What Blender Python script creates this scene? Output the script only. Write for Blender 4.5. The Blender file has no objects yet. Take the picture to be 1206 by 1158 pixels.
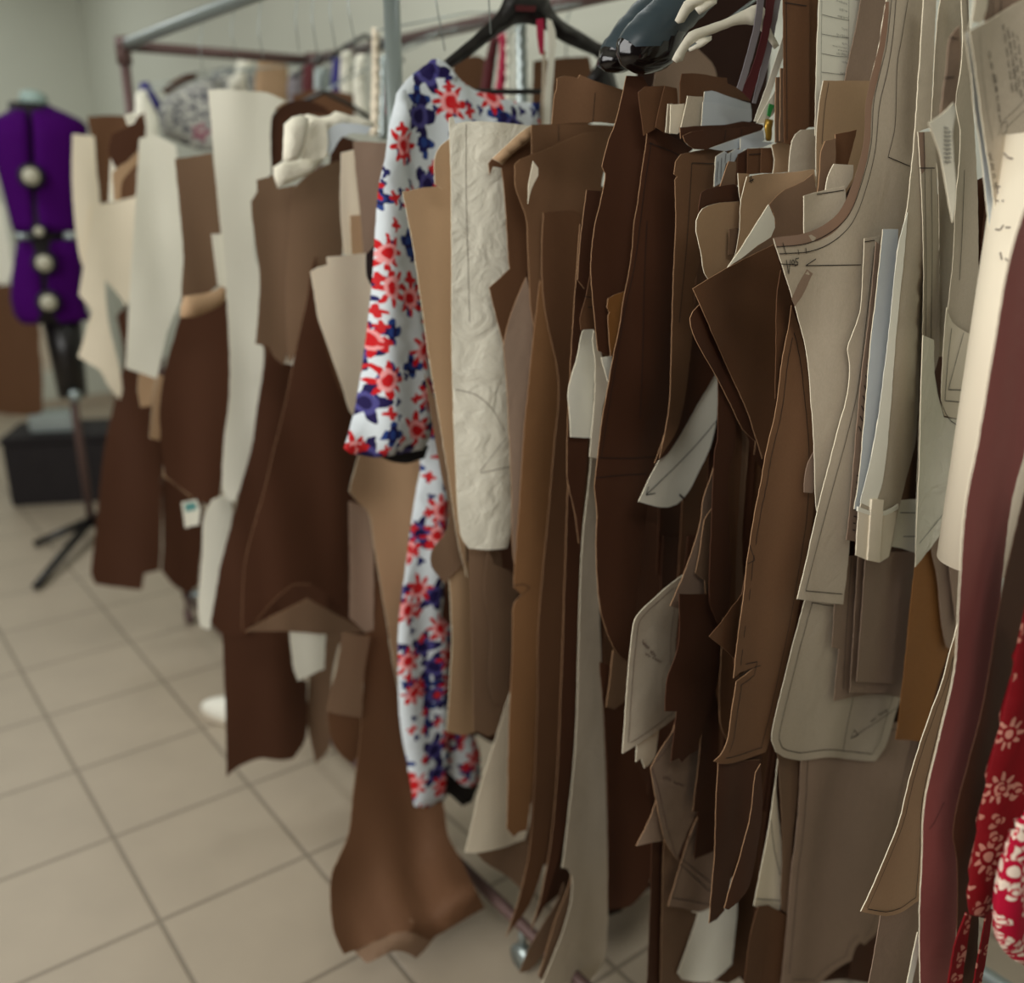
import bpy, bmesh, math, random
from mathutils import Vector, noise
from mathutils.geometry import delaunay_2d_cdt
random.seed(7)
SC = bpy.context.scene
COL = SC.collection

# ------------------------------------------------------------ camera
F = 1116.0; CX = 603.0; CY = 579.0; H = 1.45
TH = math.radians(17.97); CT, ST = math.cos(TH), math.sin(TH)
cd = bpy.data.cameras.new('camera'); cam = bpy.data.objects.new('camera', cd); COL.objects.link(cam)
cam.location = (0, 0, H); cam.rotation_euler = (math.pi / 2 - TH, 0, 0)
cd.sensor_width = 36; cd.sensor_fit = 'HORIZONTAL'; cd.lens = F / 1206 * 36
cd.clip_start = 0.05
cd.dof.use_dof = True; cd.dof.focus_distance = 1.08; cd.dof.aperture_fstop = 2.2
SC.camera = cam
# ------------------------------------------------------------ light and exposure
SC.view_settings.view_transform = 'Standard'; SC.view_settings.look = 'None'
SC.view_settings.gamma = 1; SC.view_settings.use_curve_mapping = False
SC.view_settings.exposure = -0.24
wd = bpy.data.worlds.new('world'); SC.world = wd; wd.use_nodes = True
wd.node_tree.nodes['Background'].inputs[0].default_value = (1.0, 0.88, 0.78, 1)
wd.node_tree.nodes['Background'].inputs[1].default_value = 0.05

def area(name, loc, target, sx, sy, power, col):
    l = bpy.data.lights.new(name, 'AREA'); l.shape = 'RECTANGLE'; l.size = sx; l.size_y = sy
    l.energy = power; l.color = col
    o = bpy.data.objects.new(name, l); COL.objects.link(o); o.location = loc
    o.rotation_euler = (Vector(target) - Vector(loc)).to_track_quat('-Z', 'Y').to_euler()
    return o
# rack frame of reference: A runs along the rack away from the camera, N runs into the rack
A = Vector((-0.6, 0.8, 0)); NV = Vector((0.8, 0.6, 0)); P0 = Vector((-0.022, 1.526, 0))
def R(s, n, z): return P0 + A * s + NV * n + Vector((0, 0, z))
area('window_light', R(-0.55, -2.8, 1.85), R(0.1, 0.2, 1.05), 2.4, 1.5, 94, (1.0, 0.985, 0.955))
area('ceiling_light_aisle', R(2.2, -1.3, 2.8), R(2.2, -1.2, 0), 1.4, 0.5, 30, (0.97, 1.0, 0.99))
area('ceiling_light_rack', R(4.6, -0.4, 2.8), R(4.6, -0.4, 0), 1.2, 0.5, 18, (0.97, 1.0, 0.99))

area('ceiling_light_near', R(-1.9, -0.9, 2.8), R(-0.9, -0.2, 1.0), 1.2, 0.5, 16, (1.0, 0.98, 0.93))

area('ceiling_light_row', R(0.9, 0.5, 2.8), R(0.8, 0.2, 0), 0.9, 0.3, 9, (0.98, 1.0, 0.98))

# ------------------------------------------------------------ materials
def srgb(c):
    f = lambda v: (v / 255 / 12.92) if v / 255 <= 0.04045 else ((v / 255 + 0.055) / 1.055) ** 2.4
    return (f(c[0]), f(c[1]), f(c[2]), 1)
MATS = {}
def nmat(name):
    m = bpy.data.materials.new(name); m.use_nodes = True; MATS[name] = m
    nt = m.node_tree; b = nt.nodes['Principled BSDF']
    return m, nt, b
def plain(name, c, rough=0.6, metal=0.0, spec=0.5):
    m, nt, b = nmat(name)
    b.inputs['Base Color'].default_value = srgb(c); b.inputs['Roughness'].default_value = rough
    b.inputs['Metallic'].default_value = metal; b.inputs['Specular IOR Level'].default_value = spec
    # light wear in the finish
    tc = nt.nodes.new('ShaderNodeTexCoord'); nz = nt.nodes.new('ShaderNodeTexNoise'); nz.inputs['Scale'].default_value = 35
    nt.links.new(tc.outputs['Object'], nz.inputs['Vector'])
    mp = nt.nodes.new('ShaderNodeMapRange'); mp.inputs[3].default_value = rough * 0.85; mp.inputs[4].default_value = min(1, rough * 1.15)
    nt.links.new(nz.outputs['Fac'], mp.inputs[0]); nt.links.new(mp.outputs[0], b.inputs['Roughness'])
    return m
def paper(name, c, fibre=0.16, wrinkle=0.0, rough=0.72, vary=0.10):
    m, nt, b = nmat(name); L = nt.links; N = nt.nodes.new
    b.inputs['Roughness'].default_value = rough; b.inputs['Specular IOR Level'].default_value = 0.25
    uv = N('ShaderNodeUVMap'); uv.uv_map = 'UVMap'
    mp = N('ShaderNodeMapping'); mp.inputs['Scale'].default_value = (1, 0.55, 1); L.new(uv.outputs[0], mp.inputs[0])
    fine = N('ShaderNodeTexNoise'); fine.inputs['Scale'].default_value = 420; fine.inputs['Detail'].default_value = 4
    L.new(mp.outputs[0], fine.inputs['Vector'])
    big = N('ShaderNodeTexNoise'); big.inputs['Scale'].default_value = 9; big.inputs['Detail'].default_value = 3
    L.new(mp.outputs[0], big.inputs['Vector'])
    oi = N('ShaderNodeObjectInfo')
    s1 = N('ShaderNodeMath'); s1.operation = 'MULTIPLY_ADD'; s1.inputs[1].default_value = fibre; s1.inputs[2].default_value = 1 - fibre / 2
    L.new(fine.outputs['Fac'], s1.inputs[0])
    s2 = N('ShaderNodeMath'); s2.operation = 'MULTIPLY_ADD'; s2.inputs[1].default_value = 0.18; s2.inputs[2].default_value = -0.09
    L.new(big.outputs['Fac'], s2.inputs[0])
    s3 = N('ShaderNodeMath'); s3.operation = 'ADD'; L.new(s1.outputs[0], s3.inputs[0]); L.new(s2.outputs[0], s3.inputs[1])
    s4 = N('ShaderNodeMath'); s4.operation = 'MULTIPLY_ADD'; s4.inputs[1].default_value = vary; s4.inputs[2].default_value = -vary / 2
    L.new(oi.outputs['Random'], s4.inputs[0])
    s5 = N('ShaderNodeMath'); s5.operation = 'ADD'; L.new(s3.outputs[0], s5.inputs[0]); L.new(s4.outputs[0], s5.inputs[1])
    mul = N('ShaderNodeVectorMath'); mul.operation = 'SCALE'; mul.inputs[0].default_value = srgb(c)[:3]
    L.new(s5.outputs[0], mul.inputs['Scale']); L.new(mul.outputs[0], b.inputs['Base Color'])
    bp = N('ShaderNodeBump'); bp.inputs['Strength'].default_value = 0.12; bp.inputs['Distance'].default_value = 0.0006
    L.new(fine.outputs['Fac'], bp.inputs['Height'])
    if wrinkle:
        w = N('ShaderNodeTexNoise'); w.inputs['Scale'].default_value = 22; w.inputs['Detail'].default_value = 5; w.inputs['Distortion'].default_value = 1.2
        L.new(uv.outputs[0], w.inputs['Vector'])
        b2 = N('ShaderNodeBump'); b2.inputs['Strength'].default_value = wrinkle; b2.inputs['Distance'].default_value = 0.010
        L.new(w.outputs['Fac'], b2.inputs['Height']); L.new(bp.outputs[0], b2.inputs['Normal']); L.new(b2.outputs[0], b.inputs['Normal'])
    else:
        L.new(bp.outputs[0], b.inputs['Normal'])
    return m
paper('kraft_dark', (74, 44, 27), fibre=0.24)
paper('kraft', (98, 67, 44), fibre=0.24)
paper('kraft_grey', (120, 95, 74))  # paler kraft; on the upper left sheets it carries their stronger light
paper('tan', (172, 142, 110))
paper('ochre', (134, 90, 46), wrinkle=0.15)
paper('greige', (184, 172, 152), fibre=0.2, wrinkle=0.12)
paper('taupe', (146, 124, 106), fibre=0.2, wrinkle=0.12)
paper('cream', (226, 215, 192), fibre=0.06)
paper('tissue', (228, 224, 206), fibre=0.06, wrinkle=0.6)
paper('white', (230, 228, 212), fibre=0.05, vary=0.05)
paper('blue_white', (196, 204, 208), fibre=0.04)
paper('mauve', (150, 84, 80), fibre=0.08, wrinkle=0.1)  # tint of red light reflected on white paper, put into the colour
paper('golden', (134, 96, 62), fibre=0.24)
paper('kraft_mid', (114, 83, 58), fibre=0.24)
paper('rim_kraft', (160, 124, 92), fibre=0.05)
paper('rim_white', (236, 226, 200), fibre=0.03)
plain('ink', (28, 18, 14), 0.8)
plain('pencil', (92, 66, 58), 0.8)
plain('grey_ink', (120, 108, 96), 0.8)

def fabric(name, base, layers, rough=0.8, dist=0.0):
    """base cloth colour with layers of printed flowers: (cell scale, petals, radius, colour, seed, density)"""
    m, nt, b = nmat(name); L = nt.links; N = nt.nodes.new
    b.inputs['Roughness'].default_value = rough; b.inputs['Specular IOR Level'].default_value = 0.2
    uv0 = N('ShaderNodeUVMap'); uv0.uv_map = 'UVMap'
    dz = N('ShaderNodeTexNoise'); dz.inputs['Scale'].default_value = 32; dz.inputs['Detail'].default_value = 2; L.new(uv0.outputs[0], dz.inputs['Vector'])
    ds = N('ShaderNodeVectorMath'); ds.operation = 'SUBTRACT'; ds.inputs[1].default_value = (0.5, 0.5, 0.5); L.new(dz.outputs['Color'], ds.inputs[0])
    dk = N('ShaderNodeVectorMath'); dk.operation = 'SCALE'; dk.inputs['Scale'].default_value = dist; L.new(ds.outputs[0], dk.inputs[0])
    uv = N('ShaderNodeVectorMath'); uv.operation = 'ADD'; L.new(uv0.outputs[0], uv.inputs[0]); L.new(dk.outputs[0], uv.inputs[1])
    base_rgb = N('ShaderNodeRGB'); base_rgb.outputs[0].default_value = srgb(base); cur = base_rgb.outputs[0]
    wob = N('ShaderNodeTexNoise'); wob.inputs['Scale'].default_value = 40; L.new(uv.outputs[0], wob.inputs['Vector'])
    for (sc, pet, rad, colr, seed, dens, inner) in layers:
        mp = N('ShaderNodeMapping'); mp.inputs['Scale'].default_value = (sc, sc, 1); mp.inputs['Location'].default_value = (seed, seed * 0.7, 0)
        L.new(uv.outputs[0], mp.inputs[0])
        v = N('ShaderNodeTexVoronoi'); v.voronoi_dimensions = '2D'; v.inputs['Scale'].default_value = 1; v.inputs['Randomness'].default_value = 0.8
        L.new(mp.outputs[0], v.inputs['Vector'])
        sub = N('ShaderNodeVectorMath'); sub.operation = 'SUBTRACT'; L.new(mp.outputs[0], sub.inputs[0]); L.new(v.outputs['Position'], sub.inputs[1])
        sp = N('ShaderNodeSeparateXYZ'); L.new(sub.outputs[0], sp.inputs[0])
        at = N('ShaderNodeMath'); at.operation = 'ARCTAN2'; L.new(sp.outputs[1], at.inputs[0]); L.new(sp.outputs[0], at.inputs[1])
        m1 = N('ShaderNodeMath'); m1.operation = 'MULTIPLY'; m1.inputs[1].default_value = pet; L.new(at.outputs[0], m1.inputs[0])
        cs = N('ShaderNodeMath'); cs.operation = 'COSINE'; L.new(m1.outputs[0], cs.inputs[0])
        r1 = N('ShaderNodeMath'); r1.operation = 'MULTIPLY_ADD'; r1.inputs[1].default_value = rad * 0.27; r1.inputs[2].default_value = rad * 0.73; L.new(cs.outputs[0], r1.inputs[0])
        w1 = N('ShaderNodeMath'); w1.operation = 'MULTIPLY_ADD'; w1.inputs[1].default_value = rad * 0.3; w1.inputs[2].default_value = -rad * 0.15; L.new(wob.outputs['Fac'], w1.inputs[0])
        r2 = N('ShaderNodeMath'); r2.operation = 'ADD'; L.new(r1.outputs[0], r2.inputs[0]); L.new(w1.outputs[0], r2.inputs[1])
        lt = N('ShaderNodeMath'); lt.operation = 'LESS_THAN'; L.new(v.outputs['Distance'], lt.inputs[0]); L.new(r2.outputs[0], lt.inputs[1])
        cs2 = N('ShaderNodeSeparateColor'); L.new(v.outputs['Color'], cs2.inputs[0])
        dn = N('ShaderNodeMath'); dn.operation = 'LESS_THAN'; dn.inputs[1].default_value = dens; L.new(cs2.outputs[0], dn.inputs[0])
        mm = N('ShaderNodeMath'); mm.operation = 'MULTIPLY'; L.new(lt.outputs[0], mm.inputs[0]); L.new(dn.outputs[0], mm.inputs[1])
        mx = N('ShaderNodeMix'); mx.data_type = 'RGBA'; L.new(mm.outputs[0], mx.inputs[0]); L.new(cur, mx.inputs[6]); mx.inputs[7].default_value = srgb(colr)
        cur = mx.outputs[2]
        if inner:
            ring = N('ShaderNodeMath'); ring.operation = 'COMPARE'; ring.inputs[1].default_value = rad * 0.42; ring.inputs[2].default_value = rad * 0.12; L.new(v.outputs['Distance'], ring.inputs[0])
            r3 = N('ShaderNodeMath'); r3.operation = 'MULTIPLY'; L.new(ring.outputs[0], r3.inputs[0]); L.new(mm.outputs[0], r3.inputs[1])
            mx2 = N('ShaderNodeMix'); mx2.data_type = 'RGBA'; L.new(r3.outputs[0], mx2.inputs[0]); L.new(cur, mx2.inputs[6]); mx2.inputs[7].default_value = srgb(inner)
            cur = mx2.outputs[2]
    L.new(cur, b.inputs['Base Color'])
    wv = N('ShaderNodeTexNoise'); wv.inputs['Scale'].default_value = 300; L.new(uv.outputs[0], wv.inputs['Vector'])
    bp = N('ShaderNodeBump'); bp.inputs['Strength'].default_value = 0.15; bp.inputs['Distance'].default_value = 0.001
    L.new(wv.outputs['Fac'], bp.inputs['Height']); L.new(bp.outputs[0], b.inputs['Normal'])
    return m
fabric('blouse_floral', (208, 216, 220), [
    (34, 3, 0.30, (34, 34, 90), 8.9, 0.35, None), (20, 4, 0.46, (38, 62, 126), 3.1, 0.40, (26, 22, 74)),
    (13, 5, 0.46, (30, 22, 70), 11.7, 0.50, (74, 70, 130)), (13, 8, 0.40, (190, 24, 30), 5.3, 0.70, (226, 150, 150)), (30, 4, 0.34, (190, 36, 40), 1.9, 0.35, None)], dist=0.018)
fabric('red_floral', (112, 5, 14), [
    (26, 9, 0.46, (176, 120, 104), 2.2, 0.40, (112, 5, 14)), (44, 3, 0.42, (170, 112, 96), 7.7, 0.35, (112, 5, 14))], dist=0.012)
fabric('pink_floral', (170, 8, 46), [
    (24, 9, 0.52, (226, 206, 188), 4.2, 0.9, (170, 8, 46)), (46, 3, 0.42, (236, 218, 200), 9.7, 0.6, (190, 8, 52))], dist=0.012)
fabric('grey_floral', (160, 160, 156), [
    (30, 4, 0.5, (96, 98, 104), 2.9, 0.5, None), (14, 5, 0.45, (150, 84, 104), 6.1, 0.3, None), (45, 2, 0.5, (200, 200, 190), 4.1, 0.5, None)])
plain('black_plastic', (16, 12, 12), 0.35)
plain('black_gloss', (14, 10, 10), 0.12)
plain('black_leather', (42, 54, 60), 0.38)
plain('hanger_white', (214, 208, 190), 0.35)
plain('steel', (150, 160, 158), 0.35, 0.7)
plain('dark_steel', (96, 74, 70), 0.45, 0.3)
plain('purple_cloth', (62, 2, 88), 0.9, 0, 0.1)
plain('black_cloth', (18, 10, 12), 0.8)
plain('mint_plastic', (150, 172, 164), 0.5)
plain('dial_white', (176, 172, 152), 0.5)
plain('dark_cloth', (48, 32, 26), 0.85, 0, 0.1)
plain('maroon', (78, 14, 20), 0.7)
plain('crimson', (170, 20, 64), 0.6)
plain('navy', (40, 36, 110), 0.7)
plain('green', (40, 130, 60), 0.6)
plain('pink_cloth', (204, 150, 160), 0.7)
plain('brass', (150, 120, 50), 0.35, 0.8)
plain('lavender', (122, 116, 120), 0.6)
plain('tape_brown', (142, 112, 92), 0.35)
plain('white_plastic', (230, 228, 215), 0.35)
plain('teal', (90, 150, 146), 0.5)

# ------------------------------------------------------------ projection of traced outlines on hanging planes
def ray(u, v):
    dv = v - CY
    return Vector((u - CX, F * CT - dv * ST, -dv * CT - F * ST)).normalized()
CAMP = Vector((0, 0, H))
FACE = -A                      # side of a hanging sheet that looks at the camera
def bend(w, z, s, k=1.0):
    return k * (0.030 * noise.noise(Vector((w * 6.0 + 3, z * 0.9, s * 4.5))) + 0.008 * noise.noise(Vector((w * 15, z * 3.0 + 9, s * 7))))
def onplane(u, v, s, off=0.0, extra=None, k=1.0):
    d = ray(u, v); dn = d.dot(FACE); e = 0.0; w = z = 0
    for _ in range(6):
        t = ((P0 + A * s) - CAMP).dot(FACE) + off + e
        p = CAMP + d * (t / dn)
        w = (p - P0).dot(NV); z = p.z
        e = bend(w, z, s, k) + (extra(w, z) if extra else 0)
    return p, w, z
def s_auto(pts, c=-0.08):
    u, v = min(pts, key=lambda q: q[0])
    d = ray(u, v); t = (P0 + NV * c - CAMP).dot(NV) / d.dot(NV)
    return ((CAMP + d * t) - P0).dot(A)
def smooth(pts, step=8.0, closed=True, ang=38):
    n = len(pts); P = [Vector(p[:2]) for p in pts]; out = []
    def corner(i):
        if not closed and (i <= 0 or i >= n - 1): return True
        a = P[i] - P[(i - 1) % n]; b = P[(i + 1) % n] - P[i]
        if a.length < 1e-6 or b.length < 1e-6: return True
        return a.angle(b) > math.radians(ang)
    cor = [corner(i) for i in range(n)]
    for i in range(n if closed else n - 1):
        j = (i + 1) % n; p1, p2 = P[i], P[j]
        L = (p2 - p1).length; seg = max(1, int(L / step))
        h = (i - 1) % n; g = (j + 1) % n
        m1 = (p2 - p1) if cor[i] else (p2 - P[h]) * (L / max(1e-6, (p2 - p1).length + (p1 - P[h]).length))
        m2 = (p2 - p1) if cor[j] else (P[g] - p1) * (L / max(1e-6, (p2 - p1).length + (P[g] - p2).length))
        for q in range(seg):
            t = q / seg; t2 = t * t; t3 = t2 * t
            out.append((2*t3-3*t2+1) * p1 + (t3-2*t2+t) * m1 + (-2*t3+3*t2) * p2 + (t3-t2) * m2)
    if not closed: out.append(P[-1])
    return out
def seg_dist(p, a, b):
    ab = b - a; t = 0 if ab.length_squared < 1e-12 else max(0, min(1, (p - a).dot(ab) / ab.length_squared))
    return (p - (a + ab * t)).length
def inside(p, poly):
    c = False; n = len(poly); j = n - 1
    for i in range(n):
        a, b = poly[i], poly[j]
        if (a.y > p.y) != (b.y > p.y) and p.x < (b.x - a.x) * (p.y - a.y) / (b.y - a.y) + a.x: c = not c
        j = i
    return c
def link(name, bm, mats, parent=None, shade=True, loc=None):
    me = bpy.data.meshes.new(name)
    if loc is None:
        loc = Vector((0, 0, 0))
        if bm.verts:
            lo = Vector([min(v.co[i] for v in bm.verts) for i in range(3)]); hi = Vector([max(v.co[i] for v in bm.verts) for i in range(3)])
            loc = Vector(((lo.x + hi.x) / 2, (lo.y + hi.y) / 2, lo.z))
    base = parent.matrix_world.translation if parent is not None else Vector((0, 0, 0))
    for v in bm.verts: v.co -= loc
    bm.normal_update(); bm.to_mesh(me); bm.free()
    for m in mats: me.materials.append(MATS[m])
    if shade:
        for p in me.polygons: p.use_smooth = True
    o = bpy.data.objects.new(name, me); COL.objects.link(o)
    if parent is not None:
        o.parent = parent; o.location = loc - WLOC[parent.name]
    else: o.location = loc
    WLOC[o.name] = Vector(loc)
    return o
WLOC = {}
def tag(o, label, cat, group=None):
    o['label'] = label; o['category'] = cat
    if group: o['group'] = group
    return o
def empty(name, loc, label, cat, group=None):
    o = bpy.data.objects.new(name, None); COL.objects.link(o); o.location = loc; o.empty_display_size = 0.05
    WLOC[o.name] = Vector(loc)
    return tag(o, label, cat, group)

def sheet_bm(outline, s, grid=14.0, puff=0.0, folds=None, thick=0.0007, lines=(), seam=0.0, rim=True, k=1.0, off=0.0, sm=True, lw=0.0011, curl=None, marks=()):
    """one traced outline as a real bent sheet (or a stuffed form when puff > 0) hanging in the plane at s"""
    ol = smooth(outline, 7.0) if sm else [Vector(p[:2]) for p in outline]
    # tiny cutting roughness
    ol = [p + Vector((random.uniform(-.3, .3), random.uniform(-.3, .3))) for p in ol]
    x0 = min(p.x for p in ol); x1 = max(p.x for p in ol); y0 = min(p.y for p in ol); y1 = max(p.y for p in ol)
    gx = max(2.2 if puff else 5.0, min(grid, (x1 - x0) / (7 if puff else 5))); gy = min(grid, max(2.5, (y1 - y0) / 5)) if puff else grid
    pts = list(ol); n = len(ol)
    y = y0 + gy / 2; row = 0
    while y < y1:
        x = x0 + gx * (0.25 + 0.5 * (row % 2))
        while x < x1:
            p = Vector((x, y))
            if inside(p, ol) and min(seg_dist(p, ol[i], ol[(i + 1) % n]) for i in range(n)) > gx * 0.4: pts.append(p)
            x += gx
        y += gy; row += 1
    res = delaunay_2d_cdt(pts, [], [list(range(n))], 1, 1e-4)
    V, E, Fc = res[0], res[1], res[2]
    def extra(w, z):
        e = 0
        if folds: e += folds[0] * math.sin(folds[1] * w + 1.3 * noise.noise(Vector((w * 3, z * 2.2, s)))*3 + folds[2])
        if curl: e += curl[0] * math.exp(-max(0, z - curl[1]) / curl[2]) if curl[2] > 0 else 0
        return e
    dist = [min(seg_dist(p, ol[i], ol[(i + 1) % n]) for i in range(n)) for p in V] if puff else [0] * len(V)
    dm = (max(dist) or 1) if puff else 1
    bm = bmesh.new(); uvl = bm.loops.layers.uv.new('UVMap')
    fr, bk, uvs = [], [], []
    for i, p in enumerate(V):
        q, w, z = onplane(p.x, p.y, s, off, extra, k)
        h = 0
        if puff:
            t = min(1, dist[i] / dm); h = puff * math.sqrt(max(0, 1 - (1 - t) ** 2))
        fr.append(bm.verts.new(q + FACE * h)); bk.append(bm.verts.new(q - FACE * (h + thick))); uvs.append((w, z))
    cnt = {}
    for f in Fc:
        if len(f) < 3: continue
        a = [V[i] for i in f]
        area2 = sum(a[i].x * a[(i + 1) % len(a)].y - a[(i + 1) % len(a)].x * a[i].y for i in range(len(a)))
        idx = list(f) if area2 < 0 else list(reversed(f))
        try:
            g = bm.faces.new([fr[i] for i in idx]); g.material_index = 0
            for l, i in zip(g.loops, idx): l[uvl].uv = uvs[i]
            g2 = bm.faces.new([bk[i] for i in reversed(idx)]); g2.material_index = 0
            for l, i in zip(g2.loops, list(reversed(idx))): l[uvl].uv = uvs[i]
        except ValueError: pass
        for i in range(len(idx)):
            e = (idx[i], idx[(i + 1) % len(idx)]); cnt[e] = cnt.get(e, 0) + 1
    for (i, j) in list(cnt):
        if (j, i) not in cnt:
            try:
                g = bm.faces.new([fr[j], fr[i], bk[i], bk[j]] if puff else [bm.verts.new(q_.co) for q_ in (fr[j], fr[i], bk[i], bk[j])]); g.material_index = 1 if rim else 0
                for l, q in zip(g.loops, (j, i, i, j)): l[uvl].uv = uvs[q]
            except ValueError: pass
    # drawn lines as thin ink ribbons lying on the sheet
    def ribbon(poly, width=lw, mi=2):
        pr = None
        for q in poly:
            p, w, z = onplane(q[0], q[1], s, off + 0.0012, extra, k)
            cur = p
            if pr is not None:
                d = cur - pr
                if d.length > 1e-5:
                    sd = d.normalized().cross(FACE).normalized() * width / 2
                    vs = [bm.verts.new(c) for c in (pr + sd, cur + sd, cur - sd, pr - sd)]
                    g = bm.faces.new(vs); g.material_index = mi
                    for l in g.loops: l[uvl].uv = (w, z)
            pr = cur
    for ln in lines: ribbon(smooth(ln, 7, False, 50) if len(ln) > 2 else smooth(ln, 8, False))
    for ln in marks: ribbon([Vector(p) for p in ln], lw * 1.1)
    if seam:
        sg = 1 if sum(ol[i].x * ol[(i + 1) % n].y - ol[(i + 1) % n].x * ol[i].y for i in range(n)) > 0 else -1
        run = []
        for i in range(n):
            t = ol[(i + 1) % n] - ol[(i - 1) % n]
            if t.length < 1e-6: continue
            nn = Vector((-t.y, t.x)).normalized() * sg; p = ol[i] + nn * seam
            ok = inside(p, ol) and min(seg_dist(p, ol[j], ol[(j + 1) % n]) for j in range(n)) > seam * 0.86
            if ok: run.append(p)
            else:
                if len(run) > 2: ribbon(run)
                run = []
        if len(run) > 2: ribbon(run)
    return bm

# ------------------------------------------------------------ the room
def box_bm(p0, p1, bm=None, frame=None):
    """box between two corners given in rack coordinates (s, n, z)"""
    bm = bm or bmesh.new()
    (a0, b0, c0), (a1, b1, c1) = p0, p1
    vs = [bm.verts.new(R(a, b, c)) for a in (a0, a1) for b in (b0, b1) for c in (c0, c1)]
    for q in ((0, 1, 3, 2), (4, 6, 7, 5), (0, 4, 5, 1), (2, 3, 7, 6), (0, 2, 6, 4), (1, 5, 7, 3)):
        bm.faces.new([vs[i] for i in q])
    bmesh.ops.recalc_face_normals(bm, faces=bm.faces)
    return bm
def wall_mat(name, c):
    m, nt, b = nmat(name); L = nt.links; N = nt.nodes.new
    b.inputs['Roughness'].default_value = 0.85
    tc = N('ShaderNodeTexCoord'); nz = N('ShaderNodeTexNoise'); nz.inputs['Scale'].default_value = 3; nz.inputs['Detail'].default_value = 5
    L.new(tc.outputs['Object'], nz.inputs['Vector'])
    r = N('ShaderNodeMapRange'); r.inputs[3].default_value = 0.94; r.inputs[4].default_value = 1.04; L.new(nz.outputs['Fac'], r.inputs[0])
    sc = N('ShaderNodeVectorMath'); sc.operation = 'SCALE'; sc.inputs[0].default_value = srgb(c)[:3]; L.new(r.outputs[0], sc.inputs['Scale'])
    L.new(sc.outputs[0], b.inputs['Base Color'])
    n2 = N('ShaderNodeTexNoise'); n2.inputs['Scale'].default_value = 120; L.new(tc.outputs['Object'], n2.inputs['Vector'])
    bp = N('ShaderNodeBump'); bp.inputs['Strength'].default_value = 0.2; bp.inputs['Distance'].default_value = 0.002
    L.new(n2.outputs['Fac'], bp.inputs['Height']); L.new(bp.outputs[0], b.inputs['Normal'])
wall_mat('wall_paint', (192, 194, 180))
# floor tiles: 33 cm squares; the joints run with the grid axes measured on the floor
GA = Vector((-0.607, 0.795, 0)).normalized(); GN = Vector((0.795, 0.607, 0))
m, nt, b = nmat('floor_tile'); L = nt.links; N = nt.nodes.new
b.inputs['Roughness'].default_value = 0.42
tc = N('ShaderNodeTexCoord')
def dotc(vec):
    d = N('ShaderNodeVectorMath'); d.operation = 'DOT_PRODUCT'; d.inputs[1].default_value = vec; L.new(tc.outputs['Object'], d.inputs[0]); return d.outputs['Value']
HT = 0.332; LA = Vector((-0.78 * H, 1.461 * H, 0))
outs = []; cells = []
for vec, org in ((GA, LA.dot(GA)), (GN, LA.dot(GN))):
    o_ = dotc(vec)
    a_ = N('ShaderNodeMath'); a_.operation = 'SUBTRACT'; L.new(o_, a_.inputs[0]); a_.inputs[1].default_value = org
    d_ = N('ShaderNodeMath'); d_.operation = 'DIVIDE'; L.new(a_.outputs[0], d_.inputs[0]); d_.inputs[1].default_value = HT
    r_ = N('ShaderNodeMath'); r_.operation = 'ROUND'; L.new(d_.outputs[0], r_.inputs[0])
    fl_ = N('ShaderNodeMath'); fl_.operation = 'FLOOR'; L.new(d_.outputs[0], fl_.inputs[0]); cells.append(fl_.outputs[0])
    s_ = N('ShaderNodeMath'); s_.operation = 'SUBTRACT'; L.new(d_.outputs[0], s_.inputs[0]); L.new(r_.outputs[0], s_.inputs[1])
    ab = N('ShaderNodeMath'); ab.operation = 'ABSOLUTE'; L.new(s_.outputs[0], ab.inputs[0]); outs.append(ab.outputs[0])
mn = N('ShaderNodeMath'); mn.operation = 'MINIMUM'; L.new(outs[0], mn.inputs[0]); L.new(outs[1], mn.inputs[1])
jr = N('ShaderNodeMapRange'); jr.inputs[1].default_value = 0.011; jr.inputs[2].default_value = 0.017; L.new(mn.outputs[0], jr.inputs[0])
cv = N('ShaderNodeCombineXYZ'); L.new(cells[0], cv.inputs[0]); L.new(cells[1], cv.inputs[1])
wn = N('ShaderNodeTexWhiteNoise'); L.new(cv.outputs[0], wn.inputs['Vector'])
nz = N('ShaderNodeTexNoise'); nz.inputs['Scale'].default_value = 7; nz.inputs['Detail'].default_value = 6; L.new(tc.outputs['Object'], nz.inputs['Vector'])
ad = N('ShaderNodeMath'); ad.operation = 'MULTIPLY_ADD'; ad.inputs[1].default_value = 0.06; L.new(wn.outputs['Value'], ad.inputs[0])
n3 = N('ShaderNodeMapRange'); n3.inputs[3].default_value = 0.88; n3.inputs[4].default_value = 1.06; L.new(nz.outputs['Fac'], n3.inputs[0]); L.new(n3.outputs[0], ad.inputs[2])
tcx = N('ShaderNodeVectorMath'); tcx.operation = 'SCALE'; tcx.inputs[0].default_value = srgb((168, 155, 136))[:3]; L.new(ad.outputs[0], tcx.inputs['Scale'])
mx = N('ShaderNodeMix'); mx.data_type = 'RGBA'; L.new(jr.outputs[0], mx.inputs[0]); mx.inputs[6].default_value = srgb((130, 119, 103)); L.new(tcx.outputs[0], mx.inputs[7])
L.new(mx.outputs[2], b.inputs['Base Color'])
bp = N('ShaderNodeBump'); bp.inputs['Strength'].default_value = 0.5; bp.inputs['Distance'].default_value = 0.002; L.new(jr.outputs[0], bp.inputs['Height']); L.new(bp.outputs[0], b.inputs['Normal'])
def struct(name, bm, mat):
    o = link(name, bm, [mat], shade=False, loc=Vector((0, 0, 0))); o['kind'] = 'structure'; return o
SW = 5.6; NW = 0.86; SM = -3.0; NL = -4.0; HC = 2.9
struct('floor', box_bm((SM, NL, -0.1), (SW, NW, 0)), 'floor_tile')
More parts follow.
